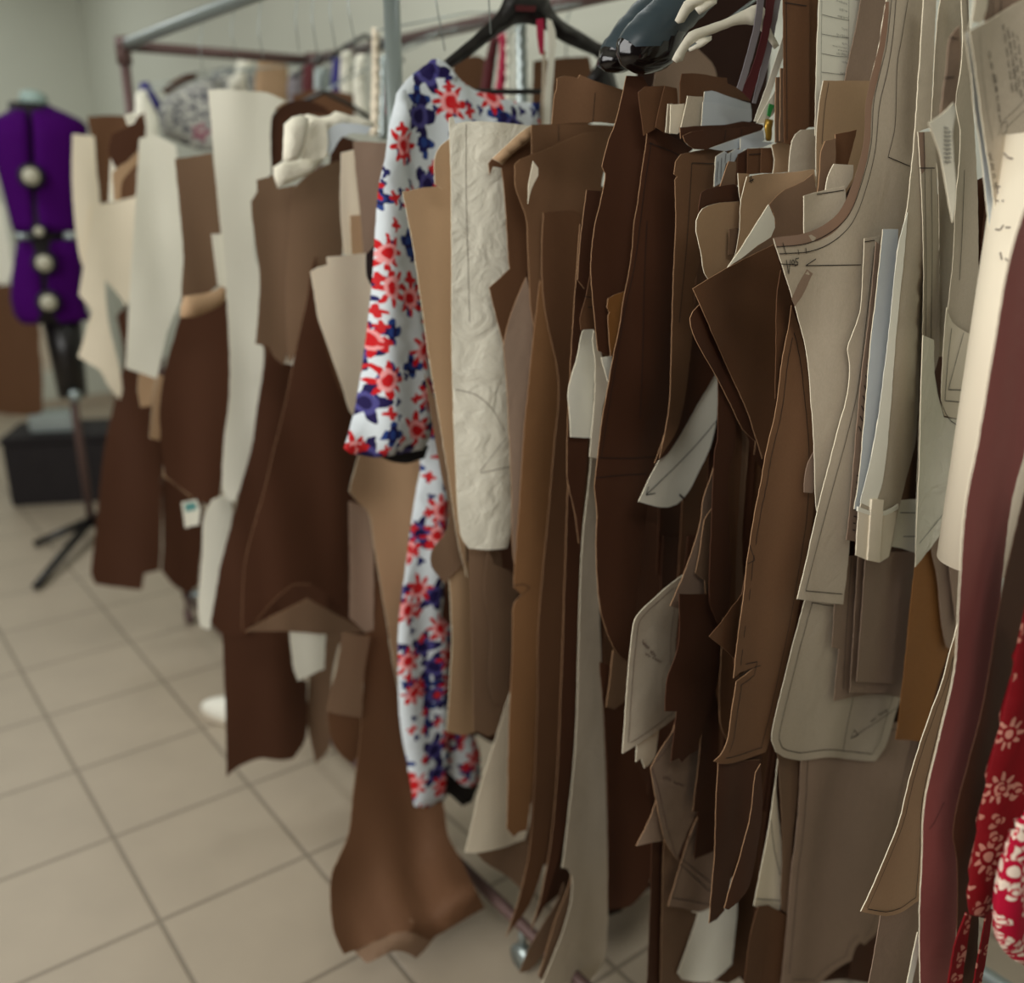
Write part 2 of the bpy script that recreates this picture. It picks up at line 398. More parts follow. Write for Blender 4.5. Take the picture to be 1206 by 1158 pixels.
struct('wall_back', box_bm((SW, NL, 0), (SW + 0.12, NW + 0.12, HC)), 'wall_paint')
struct('wall_right', box_bm((SM, NW, 0), (SW, NW + 0.12, HC)), 'wall_paint')
struct('ceiling', box_bm((SM, NL, HC), (SW + 0.12, NW + 0.12, HC + 0.1)), 'wall_paint')
struct('baseboard_back', box_bm((SW - 0.012, NL, 0), (SW, NW, 0.08)), 'floor_tile')

# ------------------------------------------------------------ tubes, lathes
def tube(bm, a, b, r, seg=14, r2=None):
    a = Vector(a); b = Vector(b); d = (b - a); L = d.length; d.normalize()
    x = d.orthogonal().normalized(); y = d.cross(x); r2 = r if r2 is None else r2
    A1 = [bm.verts.new(a + (x * math.cos(t) + y * math.sin(t)) * r) for t in (2 * math.pi * i / seg for i in range(seg))]
    B1 = [bm.verts.new(b + (x * math.cos(t) + y * math.sin(t)) * r2) for t in (2 * math.pi * i / seg for i in range(seg))]
    for i in range(seg):
        j = (i + 1) % seg; bm.faces.new([A1[i], A1[j], B1[j], B1[i]])
    bm.faces.new(list(reversed(A1))); bm.faces.new(B1)
    return bm
def curve_tube(bm, pts, r, seg=10):
    rings = []; n = len(pts); pts = [Vector(p) for p in pts]; x = None
    for i in range(n):
        d = (pts[min(n - 1, i + 1)] - pts[max(0, i - 1)]).normalized()
        x = d.orthogonal().normalized() if x is None else (x - d * x.dot(d)).normalized()
        y = d.cross(x)
        rings.append([bm.verts.new(pts[i] + (x * math.cos(2 * math.pi * k / seg) + y * math.sin(2 * math.pi * k / seg)) * r) for k in range(seg)])
    for i in range(n - 1):
        for k in range(seg):
            j = (k + 1) % seg; bm.faces.new([rings[i][k], rings[i][j], rings[i + 1][j], rings[i + 1][k]])
    bm.faces.new(list(reversed(rings[0]))); bm.faces.new(rings[-1])
    return bm

# the long garment rack the patterns hang from
RZ = 1.83; RD = 0.59; S1 = 1.83; S0 = -1.5; SP = 0.30
rack = empty('garment_rack', R(0.2, 0.3, 0), 'long grey tubular steel garment rack carrying all the hanging patterns', 'garment rack')
def part(name, bm, mat, parent=rack, label=None, shade=True):
    o = link(name, bm, [mat] if isinstance(mat, str) else mat, parent, shade)
    if label: o['label'] = label
    return o
part('top_rail', tube(bmesh.new(), R(S0, 0, RZ), R(S1, 0, RZ), 0.016), 'steel')
part('top_rail', tube(bmesh.new(), R(S0, RD, RZ), R(S1, RD, RZ), 0.016), 'dark_steel')
part('crossbar', tube(bmesh.new(), R(S1, 0, RZ), R(S1, RD, RZ), 0.015), 'dark_steel')
part('crossbar', tube(bmesh.new(), R(SP, 0, RZ), R(SP, RD, RZ), 0.014), 'dark_steel')
for s_, n_ in ((S1, 0), (SP, 0), (S1, RD), (S0, 0), (S0, RD)):
    part('post', tube(bmesh.new(), R(s_, n_, 0.1), R(s_, n_, RZ), 0.0145), 'steel' if s_ == SP else 'dark_steel')
part('base_rail', tube(bmesh.new(), R(S0, 0, 0.1), R(S1, 0, 0.1), 0.012), 'dark_steel')
part('base_rail', tube(bmesh.new(), R(S0, RD, 0.1), R(S1, RD, 0.1), 0.015), 'steel')
part('base_crossbar', tube(bmesh.new(), R(S1, 0, 0.1), R(S1, RD, 0.1), 0.015), 'steel')
for s_, n_ in ((S1, 0), (S1, RD)):
    bmj = bmesh.new(); tube(bmj, R(s_, n_, RZ - 0.05), R(s_, n_, RZ + 0.022), 0.021); tube(bmj, R(s_ - 0.05, n_, RZ), R(s_ + 0.01, n_, RZ), 0.021)
    part('corner_joint', bmj, 'dark_steel')
for s_, n_ in ((S1, 0), (SP, 0), (S1, RD), (S0, 0), (S0, RD), (-0.07, 0)):
    bmj = bmesh.new(); c = R(s_, n_, 0.026); tube(bmj, c - NV * 0.010, c + NV * 0.010, 0.026, 18); tube(bmj, R(s_, n_, 0.05), R(s_, n_, 0.1), 0.008)
    part('caster', bmj, 'dark_steel' if s_ != -0.07 else 'steel')

# ------------------------------------------------------------ dress form beyond the rack
def floor_pt(u, v, z=0.0):
    d = ray(u, v); return CAMP + d * ((z - H) / d.z)
base = floor_pt(110, 632)
form = empty('dress_form', base, 'purple adjustable dress form on a dark pole stand at the far end of the aisle', 'dress form')
fd = base.xy.length
def form_pt(u, v):
    d = ray(u, v); t = fd / d.xy.length; return CAMP + d * t
UX = Vector((base.y, -base.x, 0)).normalized(); UY = Vector((base.x, base.y, 0)).normalized()
def body_quarter(prof, side, y_gap=0.006):
    """half of a torso section; prof: (v pixel, left u, right u, centre u)"""
    bm = bmesh.new(); rings = []
    for (v, ul, ur, uc) in prof:
        c = form_pt(uc, v); l = form_pt(ul, v); r = form_pt(ur, v)
        hl = (l - c).length; hr = (r - c).length; hw = hl if side < 0 else hr
        mid = form_pt((ul + ur) / 2, v); dep = (hl + hr) * 0.36
        ring = []
        for i in range(17):
            t = math.pi * i / 16  # front -> side -> back
            x = side * (0.008 + (hw - 0.008) * abs(math.sin(t)) ** 0.9); y = -dep * math.copysign(abs(math.cos(t)) ** 0.8, math.cos(t))
            ring.append(bm.verts.new(c + UX * x + UY * y))
        rings.append(ring)
    for a, b_ in zip(rings, rings[1:]):
        for i in range(16): bm.faces.new([a[i], a[i + 1], b_[i + 1], b_[i]])
    for rr in (rings[0], rings[-1]): bm.faces.new(rr)
    for a, b_ in zip(rings, rings[1:]): bm.faces.new([a[0], b_[0], b_[16], a[16]])
    bmesh.ops.recalc_face_normals(bm, faces=bm.faces)
    return bm
up = [(123, 24, 58, 34), (127, 18, 66, 34), (131, 10, 76, 34), (136, 1, 87, 35), (141, -8, 97, 35), (147, -14, 103, 36), (165, -13, 103, 37), (190, -7, 101, 38), (215, 0, 97, 39), (245, 8, 94, 41), (262, 12, 93, 43), (273, 16, 95, 44)]
lo_ = [(283, 20, 97, 47), (300, 17, 98, 49), (325, 13, 98, 51), (350, 12, 99, 54), (368, 16, 103, 57), (378, 24, 108, 58)]
for side in (-1, 1):
    part('torso_panel', body_quarter(up, side), 'purple_cloth', form)
    part('hip_panel', body_quarter(lo_, side), 'purple_cloth', form)
core = bmesh.new()
tube(core, form_pt(34, 122), form_pt(57, 378), 0.07, 20, 0.10)
part('inner_core', core, 'black_cloth', form)
nk = bmesh.new(); tube(nk, form_pt(40, 123), form_pt(39, 110), 0.052, 24, 0.044); tube(nk, form_pt(39, 110), form_pt(39, 107), 0.044, 24, 0.02)
part('neck_cap', nk, 'mint_plastic', form)
for (u, v, r, c_) in ((37, 208, 0.030, 1), (46, 271, 0.017, 1), (52, 307, 0.029, 1), (57, 352, 0.029, 1)):
    c = form_pt(u, v) - UY * 0.145; d_ = part('dial', tube(bmesh.new(), c + UY * 0.05, c - UY * 0.008, r, 24), 'dial_white', form)
    rg = bmesh.new(); tube(rg, c + UY * 0.055, c + UY * 0.001, r * 1.5, 24); g = link('dial_ring', rg, ['black_cloth'], d_)
for u in (28, 84):
    c = form_pt(u, 277) - UY * 0.10; part('waist_adjuster', tube(bmesh.new(), c - UX * 0.03, c + UX * 0.03, 0.012, 12), 'steel', form)
pt_ = form_pt(70, 385)
part('pole', tube(bmesh.new(), Vector((base.x, base.y, 0.06)), Vector((base.x, base.y, 0.98)), 0.016), 'dark_steel', form)
part('pole_sleeve', tube(bmesh.new(), Vector((base.x, base.y, 0.62)), Vector((base.x, base.y, 0.98)), 0.055, 20, 0.075), 'black_plastic', form)
part('height_knob', tube(bmesh.new(), form_pt(88, 464) - UY * 0.06, form_pt(88, 464) + UY * 0.02, 0.026, 16), 'steel', form)
for (u, v) in ((42, 691), (40, 641), (165, 652), (130, 600)):
    e = floor_pt(u, v, 0.02); bmj = bmesh.new(); tube(bmj, Vector((base.x, base.y, 0.075)), e, 0.02, 12, 0.014)
    part('leg', bmj, 'black_plastic', form)

# ------------------------------------------------------------ things standing on the floor
def rbox(name, c, sx, sy, sz, rot, mat, parent=None, bev=0.008):
    bm = bmesh.new(); bmesh.ops.create_cube(bm, size=1)
    for v in bm.verts: v.co = Vector((v.co.x * sx, v.co.y * sy, v.co.z * sz))
    bmesh.ops.bevel(bm, geom=bm.edges[:], offset=bev, segments=2, affect='EDGES')
    cr, sr = math.cos(rot), math.sin(rot)
    for v in bm.verts: v.co = Vector((v.co.x * cr - v.co.y * sr, v.co.x * sr + v.co.y * cr, v.co.z)) + Vector(c)
    return link(name, bm, [mat], parent, False)
bc = floor_pt(72, 590); bc = Vector((bc.x, bc.y + 0.12, 0))
crate = empty('storage_crate', bc, 'black storage crate on the floor behind the purple dress form stand', 'crate')
rbox('crate_body', bc + Vector((0, 0, 0.15)), 0.46, 0.34, 0.30, 0.2, 'black_cloth', crate)
rbox('crate_lid', bc + Vector((0, 0, 0.315)), 0.48, 0.36, 0.03, 0.2, 'black_cloth', crate)
tb = tag(rbox('metal_tin', bc + Vector((-0.02, -0.02, 0.375)), 0.20, 0.15, 0.085, 0.2, 'steel'), 'small silver grey tin box on top of the black crate', 'tin box')
# white shoe poking out under the brown patterns
sp_ = floor_pt(256, 852); bm = bmesh.new()
bmesh.ops.create_uvsphere(bm, u_segments=24, v_segments=14, radius=1)
for v in bm.verts:
    x, y, z = v.co; z = max(z, -0.35)
    toe = 1.0 - 0.25 * max(0, x)
    v.co = Vector((x * 0.115, y * 0.042 * toe, (z + 0.35) * 0.045 * (1.25 if x < -0.2 else 1.0 - 0.2 * x)))
    v.co = Vector((-v.co.x * 0.96 - v.co.y * 0.3, v.co.x * 0.3 - v.co.y * 0.96, v.co.z + 0.012)) + Vector((sp_.x + 0.05, sp_.y + 0.02, 0))
shoe = empty('white_shoe', Vector((sp_.x + 0.05, sp_.y + 0.02, 0)), 'white rounded shoe toe on the tiles poking out behind the long brown pattern', 'shoe')
link('upper', bm, ['white_plastic'], shoe)
bm = bmesh.new(); ring = []
for i in range(28):
    t = 2 * math.pi * i / 28; x, y = math.cos(t) * 0.118, math.sin(t) * 0.044
    ring.append((Vector((-x * 0.96 - y * 0.3, x * 0.3 - y * 0.96, 0)) + Vector((sp_.x + 0.05, sp_.y + 0.02, 0))))
a_ = [bm.verts.new(p + Vector((0, 0, 0.001))) for p in ring]; b2_ = [bm.verts.new(p + Vector((0, 0, 0.014))) for p in ring]
for i in range(28): bm.faces.new([a_[i], a_[(i + 1) % 28], b2_[(i + 1) % 28], b2_[i]])
bm.faces.new(list(reversed(a_))); bm.faces.new(b2_)
link('sole', bm, ['greige'], shoe)

# ------------------------------------------------------------ hanging patterns, traced front to back
SH = []
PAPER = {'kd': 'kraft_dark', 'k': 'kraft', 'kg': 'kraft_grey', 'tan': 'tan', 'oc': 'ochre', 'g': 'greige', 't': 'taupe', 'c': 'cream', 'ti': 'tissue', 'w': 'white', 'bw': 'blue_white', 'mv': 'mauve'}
NAME = {'kd': 'kraft_paper_pattern', 'k': 'kraft_paper_pattern', 'kg': 'kraft_paper_pattern', 'tan': 'kraft_paper_pattern', 'oc': 'kraft_paper_pattern', 'g': 'card_pattern', 't': 'card_pattern', 'c': 'cream_paper_pattern', 'ti': 'tissue_pattern', 'w': 'white_paper_pattern', 'bw': 'white_paper_pattern', 'mv': 'mauve_paper_pattern'}  # the mv sheet stands in for red light reflected on the roll
def S(m, label, pts, name=None, cat='sewing pattern', **kw):
    SH.append(dict(m=m, label=label, pts=pts, name=name or NAME.get(m, m), cat=cat, kw=kw))
def scribble(u, v, du, dv, n=8, amp=3.0, seed=0):
    """strokes of handwriting running from (u, v) along (du, dv)"""
    rr = random.Random(seed); d = Vector((du, dv)); L = d.length; d.normalize(); nn = Vector((-d.y, d.x)); out = []
    t = 0.0
    while t < L:
        wl = rr.uniform(5, 13); k = max(3, int(wl / 1.4))
        out.append([tuple(Vector((u, v)) + d * (t + i * wl / k) + nn * amp * (0.5 if i % 2 else -0.5) * rr.uniform(0.4, 1.2)) for i in range(k + 1)])
        t += wl + rr.uniform(2.5, 5)
    return out
def words(rows):
    out = []; rr = random.Random(3)
    for (u0, v0, u1, v1, h) in rows:
        n = max(2, int((u1 - u0) / 1.5))
        for i in range(n):
            t = i / n; u = u0 + (u1 - u0) * t; v = v0 + (v1 - v0) * t
            out.append([(u, v - h * rr.uniform(.2, .5)), (u + rr.uniform(-.3, .9), v + h * rr.uniform(.1, .4))])
    return out
# --- right end: garments and the big roll
S('pink_floral', 'bright pink skirt hem with cream flowers at the bottom right corner',
  [(1212,950),(1196,985),(1182,1030),(1176,1075),(1178,1110),(1190,1128),(1212,1140)], name='floral_skirt', cat='skirt', puff=0.012, folds=(0.006, 70, 0), rim=False)
S('red_floral', 'dark red dress with pale leaf print hanging at the far right edge',
  [(1212,700),(1200,760),(1186,830),(1168,900),(1152,980),(1141,1060),(1143,1078),(1160,1082),(1172,1040),(1180,1050),(1212,990)], name='floral_dress', cat='dress', puff=0.012, folds=(0.006, 60, 1), rim=False)
S('red_floral', 'narrow red floral tie hanging below the dark red dress, left one',
  [(1139,1075),(1126,1110),(1117,1160),(1133,1160),(1137,1130),(1144,1080)], name='fabric_tie', cat='tie', rim=False)
S('red_floral', 'narrow red floral tie hanging below the dark red dress, right one',
  [(1163,1070),(1156,1110),(1147,1160),(1156,1160),(1163,1120),(1170,1072)], name='fabric_tie', cat='tie', rim=False)
S('kd', 'dark brown pattern edge in the shade between mauve paper and red dress',
  [(1212,560),(1180,700),(1158,830),(1123,975),(1128,1020),(1126,1160),(1150,1160),(1160,1000),(1212,800)])  # dark sheet added where the gap is only in shade
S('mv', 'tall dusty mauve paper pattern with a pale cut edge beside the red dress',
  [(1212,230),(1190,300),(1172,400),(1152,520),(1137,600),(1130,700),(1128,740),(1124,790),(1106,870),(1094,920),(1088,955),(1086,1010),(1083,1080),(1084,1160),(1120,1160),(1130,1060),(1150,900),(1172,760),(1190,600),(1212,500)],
  lines=[[(1112,945),(1100,970),(1094,977)]], rimw=1)  # mauve colour imitates red light reflected onto the white roll
S('tan', 'tan flared kraft pattern with slanted cut edge below the ochre one',
  [(1128,735),(1118,772),(1109,806),(1096,840),(1073,911),(1060,965),(1050,992),(1030,1040),(1014,1074),(1044,1079),(1063,1074),(1083,1060),(1088,1010),(1092,940),(1110,860),(1126,790)], seam=5)
S('w', 'very thin white paper edge hanging below the tan flared pattern',
  [(1081,1098),(1074,1130),(1068,1160),(1074,1160),(1084,1110)])
S('t', 'grey brown pattern hanging below the tan flared one near the bottom edge',
  [(1040,1060),(1032,1110),(1023,1160),(1090,1160),(1090,1050)])
S('g', 'grey sheet full of slanted handwriting and a drawn diagram, top right',
  [(1142,36),(1150,90),(1158,150),(1170,230),(1178,300),(1186,360),(1250,420),(1250,-30),(1212,-5),(1188,9),(1165,24)],
  name='handwritten_sheet', lines=[[(1154,36),(1156,70),(1163,130),(1169,165)], [(1212,112),(1195,130),(1182,142),(1176,160)], [(1212,125),(1196,140),(1186,150)], [(1180,145),(1186,143),(1186,155),(1180,158),(1180,145)], [(1191,55),(1196,85),(1200,110)]],
  marks=sum([scribble(1176+i*5.5, 25+i*4, 11, 78, seed=i, amp=2.2) for i in range(1, 5)], []) + scribble(1165,60,8,45,seed=9,amp=2.5)+scribble(1172,88,6,55,seed=19,amp=2.5)+scribble(1166,180,7,38,seed=29,amp=4), lw=0.00045)
S('bw', 'white paper with lilac edge, directly behind the handwritten sheet',
  [(1137,39),(1143,80),(1148,130),(1156,180),(1162,240),(1172,320),(1180,330),(1166,180),(1154,60),(1152,34),(1142,36)])
S('cream_roll', 'placeholder', [(1, 1), (2, 2), (3, 3)])
S('ti', 'crumpled cream paper pattern ending in a sharp point, right of the cream trousers',
  [(1087,395),(1085,450),(1083,540),(1080,610),(1078,668),(1100,640),(1124,605),(1136,588),(1143,545),(1146,500),(1128,494),(1112,492),(1106,470),(1101,440),(1100,400)], lines=[[(1083,640),(1110,607),(1136,575)], [(1103,450),(1110,478),(1120,496),(1143,508)]])
S('c', 'cream curved pattern piece with drawn panel lines above the crumpled cream one',
  [(1115,362),(1112,400),(1109,472),(1113,490),(1130,494),(1143,497),(1147,450),(1152,397),(1136,390),(1122,380)], lines=[[(1135,392),(1126,425),(1117,459),(1146,460)], [(1121,385),(1116,430),(1113,472),(1144,475)]])
S('t', 'dark grey curved cuff shaped pattern hanging behind the crumpled cream point, front one',
  [(1131,585),(1122,625),(1118,660),(1124,715),(1128,742),(1134,720),(1136,650),(1138,590)])
S('t', 'dark grey curved cuff shaped pattern hanging behind the crumpled cream point, rear one',
  [(1120,600),(1098,640),(1104,680),(1110,740),(1115,762),(1120,766),(1126,740),(1128,660)])
S('w', 'small folded white printed paper tucked upright among the grey patterns',
  [(1094,145),(1110,134),(1123,121),(1126,128),(1122,155),(1126,232),(1122,262),(1115,225),(1107,181)], name='printed_note', cat='note',
  marks=[[(1112+i*0.5,150+j*5),(1117+i*0.5,152+j*5)] for j in range(9) for i in (0,)]+[[(1117,155+j*5),(1120,156+j*5)] for j in range(8)], lw=0.0009)
S('oc', 'ochre brown kraft pattern with straight hem under the crumpled cream point',
  [(1080,650),(1074,700),(1065,790),(1058,850),(1055,871),(1072,872),(1087,874),(1106,800),(1122,745),(1116,690),(1104,640),(1090,640)], seam=0)
S('g', 'grey pattern with brown tape on its top corner beside the white printed note',
  [(1081,155),(1084,200),(1087,260),(1088,330),(1086,420),(1082,520),(1079,620),(1079,650),(1096,640),(1100,440),(1106,420),(1106,300),(1104,220),(1101,155)], lines=[[(1088,156),(1090,250),(1091,330),(1089,450),(1085,580)], [(1083,198),(1101,198)], [(1097,199),(1098,300),(1096,420)]])
S('t', 'narrow brownish pattern strip with pointed top beside the tall grey ones',
  [(1130,30),(1119,44),(1115,80),(1110,115),(1108,136),(1112,160),(1122,150),(1128,100),(1132,60)], lines=[[(1112,92),(1124,91)], [(1119,44),(1129,46)]])
S('g', 'tall grey pattern with torn lower curve reaching past the top of frame',
  [(1131,-20),(1134,39),(1132,80),(1126,124),(1131,152),(1130,190),(1126,232),(1123,300),(1118,352),(1114,380),(1140,395),(1152,398),(1152,250),(1146,120),(1142,39),(1140,-20)], lines=[[(1139,-5),(1141,39),(1143,100)], [(1136,200),(1133,280),(1130,330)]])
S('t', 'narrow grey brown pattern with small circles drawn on, deep between the tall sheets',
  [(1126,240),(1124,300),(1121,360),(1120,395),(1133,400),(1136,330),(1138,250)], lines=[[(1129,310),(1131,313),(1129,316),(1127,313),(1129,310)], [(1129,325),(1131,328),(1129,331),(1127,328),(1129,325)]])
S('c', 'curled cream paper end at the top beside the handwritten sheet',
  [(1150,-20),(1146,15),(1142,34),(1146,24),(1149,26),(1156,27),(1162,10),(1165,-20)])
S('t', 'brownish ruled pattern sheet at the top right behind the handwritten sheet',
  [(1160,-20),(1158,20),(1170,40),(1200,30),(1240,20),(1240,-20)], lines=[[(1166,-10),(1164,22)], [(1170,-10),(1169,20)], [(1179,-10),(1179,16)]])
S('g', 'tall greige pattern with curved left edge right of the long cream sheet',
  [(1112,-20),(1106,10),(1102,50),(1100,90),(1097,140),(1096,155),(1104,200),(1106,260),(1106,420),(1125,420),(1130,200),(1133,60),(1131,-20)])
S('c', 'cream canvas trouser leg with pale hem and fabric tab at its end',
  [(1089,-20),(1086,30),(1082,90),(1078,150),(1072,215),(1066,260),(1058,290),(1053,340),(1048,400),(1038,470),(1028,530),(1018,580),(1012,602),(1009,630),(1008,654),(1024,660),(1036,663),(1046,657),(1050,645),(1056,610),(1066,570),(1078,520),(1084,420),(1088,330),(1082,155),(1096,150),(1100,60),(1104,-20)],
  name='canvas_trouser_leg', cat='trousers', mat2='greige', folds=(0.004, 45, 0.5), trouser=1)
S('w', 'short cream band with curved hem beside the canvas trouser leg',
  [(1056,590),(1052,630),(1049,644),(1062,646),(1079,652),(1079,588)], lines=[[(1060,604),(1078,604)], [(1064,632),(1078,632)]])
S('bw', 'narrow bluish white paper strip left of the canvas trouser leg',
  [(1040,270),(1034,330),(1026,400),(1020,470),(1012,560),(1006,600),(1012,600),(1030,520),(1050,400),(1056,330),(1058,270)])
S('t', 'narrow grey strip with rubber stamped lettering left of the bluish white paper',
  [(1032,285),(1024,370),(1014,450),(1006,540),(1001,600),(997,636),(1007,638),(1014,560),(1024,460),(1034,360),(1038,290)],
  marks=[[(1021-i*1.6,430+i*12),(1024-i*1.6,436+i*12)] for i in range(7)] + [[(1009-j*0.6,560+j*8),(1012-j*0.6,561+j*8)] for j in range(9)], lw=0.0012)
S('g', 'pale grey leg pattern with a bright left edge ending in a straight hem',
  [(1018,281),(1016,330),(1013,368),(1000,404),(998,412),(1001,430),(998,465),(986,510),(975,553),(962,605),(950,660),(939,706),(965,709),(993,712),(1000,650),(1006,560),(1016,450),(1028,350),(1033,300),(1036,278)],
  lines=[[(1030,290),(1020,380),(1010,460),(996,520),(985,560),(966,630),(949,696),(992,700)], [(1018,285),(1030,283)]], rimw=1)
S('g', 'large grey card bodice pattern with taped curved armhole and drawn seam lines',
  [(1047,-20),(1044,0),(1040,23),(1036,52),(1028,85),(1021,119),(1018,168),(1008,207),(993,244),(976,262),(947,276),(911,281),(919,306),(934,353),(943,385),(950,415),(956,480),(959,530),(960,580),(962,602),(985,545),(1000,470),(1030,400),(1052,320),(1070,270),(1082,120),(1092,-20)],
  lines=[[(1051,-10),(1048,20),(1044,55),(1036,88),(1029,122),(1026,170),(1016,212),(1001,251),(981,272),(950,287),(914,291)], [(1056,-10),(1052,40),(1046,80),(1036,124),(1031,176),(1020,222),(1004,262),(982,284),(955,296),(918,299)],
         [(1071,-10),(1062,45),(1057,75),(1054,150),(1046,185),(1072,196)], [(949,313),(1014,312)], [(949,313),(961,305)], [(919,311),(940,312)]],
  marks=[[(922,286),(926,300)], [(940,294),(941,300)], [(949,292),(950,299)], [(926,306),(929,323),(931,306),(930,314)], [(934,306),(936,309),(934,312),(932,309),(934,306)], [(941,304),(937,305),(937,308),(940,309),(939,312),(936,313)]], tape=1)
S('k', 'inner nested rectangle pattern lying on the big grey hem sheet, topmost and smallest',
  [(1020,650),(1009,803),(1066,806),(1078,650)], mat2='taupe')
S('t', 'second nested grey brown pattern framing the smallest one over the big grey hem',
  [(1011,650),(1001,816),(1064,817),(1072,650)])
S('t', 'outermost nested grey brown pattern over the big grey hem sheet',
  [(998,655),(993,712),(983,712),(980,763),(988,765),(982,826),(1004,821),(1034,818),(1062,822),(1068,655)], lines=[[(1003,655),(997,740),(993,812)]])
S('g', 'large pale grey skirt pattern with rounded hem corner, arrow and grain line drawn',
  [(950,700),(942,730),(930,775),(919,820),(911,855),(909,873),(914,886),(924,892),(942,896),(960,894),(978,892),(1004,895),(1031,897),(1043,880),(1052,850),(1062,815),(1068,770),(1076,700),(1040,690),(993,705)],
  seam=9, lines=[[(1058,833),(1030,852),(1002,870)], [(1002,870),(1006,860),(1011,866),(1002,870)], [(1005,822),(999,850),(993,885)]], marks=scribble(1026,850,16,-12,seed=4,amp=3), rimw=1)
S('t', 'long lower grey paper pattern with wood like grain and a torn bottom corner',
  [(944,880),(941,945),(937,990),(933,1020),(926,1100),(920,1162),(962,1162),(975,1149),(992,1137),(1003,1131),(1008,1116),(1013,1110),(1018,1113),(1034,1097),(1044,1050),(1060,980),(1072,920),(1086,860),(1062,850)], seam=8)
S('kg', 'narrow grey brown strip left of the wood grained grey paper',
  [(916,888),(920,950),(922,1000),(920,1050),(921,1072),(929,1078),(932,1010),(940,900),(930,880)])
S('kd', 'narrow dark brown pattern sliver left of the big grey bodice point',
  [(952,545),(948,562),(947,580),(957,581),(962,560),(960,530)], mat2='taupe')
# --- kraft cluster left of the bodice
S('k', 'long brown kraft sleeve pattern with dashed seam line and a torn notch',
  [(932,360),(930,380),(922,420),(916,467),(912,493),(903,530),(896,570),(889,605),(883,642),(880,662),(876,700),(868,760),(864,799),(872,792),(889,786),(878,795),(867,803),(863,830),(856,875),(848,890),(841,897),(848,900),(863,899),(885,892),(902,886),(909,862),(920,815),(936,740),(950,660),(958,600),(960,540),(956,480),(946,405)],
  seam=7, lines=[[(883,642),(889,660),(881,664)], [(866,800),(889,786),(896,784)]], rimw=1, mat2='kraft_mid')
S('k', 'dark kraft strip peeking between folded lapel and long sleeve pattern',
  [(920,318),(915,350),(914,420),(913,470),(918,460),(928,380),(933,356)])
S('k', 'star pointed dark kraft scrap left of the long sleeve pattern hem',
  [(874,700),(862,715),(848,735),(835,750),(850,762),(864,775),(866,790),(868,740),(880,665)])
S('kd', 'large folded brown kraft lapel triangle in front of the tan curled sheet',
  [(911,288),(875,306),(840,325),(816,340),(826,362),(841,397),(860,440),(880,484),(898,541),(906,520),(914,470),(917,400),(920,320)], mat2='kraft', rimw=1)
S('kd', 'second brown kraft lapel layer just behind the folded triangle',
  [(824,359),(816,367),(813,375),(816,392),(830,420),(842,440),(860,476),(875,506),(890,520),(880,484),(841,397)], rimw=1)
S('g', 'greige folder corner piece upright left of the taped armhole',
  [(947,231),(960,227),(995,219),(996,235),(990,252),(975,268),(960,276),(947,277)], seam=0, lines=[[(962,229),(994,224)]], rimw=1)
S('w', 'white underside of a curled tan sheet, a thin pointed tongue',
  [(905,241),(893,260),(875,289),(857,315),(872,305),(893,289),(908,279),(913,268),(912,257)], name='curled_paper_corner', rimw=1)
S('kg', 'brown grey sheet with a torn curling left edge below the rounded card',
  [(958,204),(947,213),(935,219),(925,223),(917,229),(911,235),(906,241),(911,250),(913,262),(908,279),(893,289),(872,304),(857,316),(912,291),(916,284),(947,277),(960,270),(962,230)], rimw=1)
S('tan', 'tan kraft sheet with a small pencil mark at its top left corner',
  [(880,208),(900,205),(930,203),(959,199),(961,215),(935,228),(906,250),(880,300),(857,318),(866,300),(871,270),(873,235)], marks=[[(883,209),(885,216)], [(882,214),(888,211)], [(884,207),(887,214)]], rimw=1)
S('tan', 'small tan flap behind the tan sheet with the pencil mark',
  [(869,204),(883,205),(880,215),(873,240),(871,232),(870,215)])
S('kg', 'small narrow kraft strip against the rounded pale tan pattern',
  [(859,270),(871,269),(871,300),(858,300)])
S('tan', 'rounded pale tan kraft pattern with bright bent left corner',
  [(871,237),(842,240),(827,246),(823,252),(820,260),(820,273),(825,295),(830,322),(840,336),(858,316),(872,290)], rimw=1)
S('kd', 'small dark kraft piece just above the rounded pale tan pattern',
  [(865,217),(845,220),(832,223),(826,227),(823,245),(824,262),(850,245),(871,238),(871,222)])
S('g', 'grey notched card piece upright behind the greige folder corner',
  [(982,193),(1005,194),(1004,210),(997,222),(972,224),(975,208)])
S('kg', 'narrow kraft piece with stepped top in front of the tall tan one',
  [(984,163),(972,166),(967,178),(966,200),(963,226),(974,222),(977,207),(984,192)], rimw=1)
S('k', 'brown rectangular kraft piece beside the taped armhole top',
  [(984,158),(1009,153),(1004,175),(998,196),(984,196)], rimw=1)
S('tan', 'tall tan kraft pattern with straight top edge below the printed form',
  [(970,95),(1000,95),(1026,95),(1022,120),(1018,168),(1008,207),(985,245),(962,240),(961,168),(964,130),(966,112)], lines=[[(976,97),(971,130),(968,170)]], rimw=1)
S('t', 'dark grey brown board slanting in front of the white printed form',
  [(1017,-20),(1009,30),(1001,65),(995,96),(1028,96),(1034,60),(1044,0),(1048,-20)], mat2='taupe')
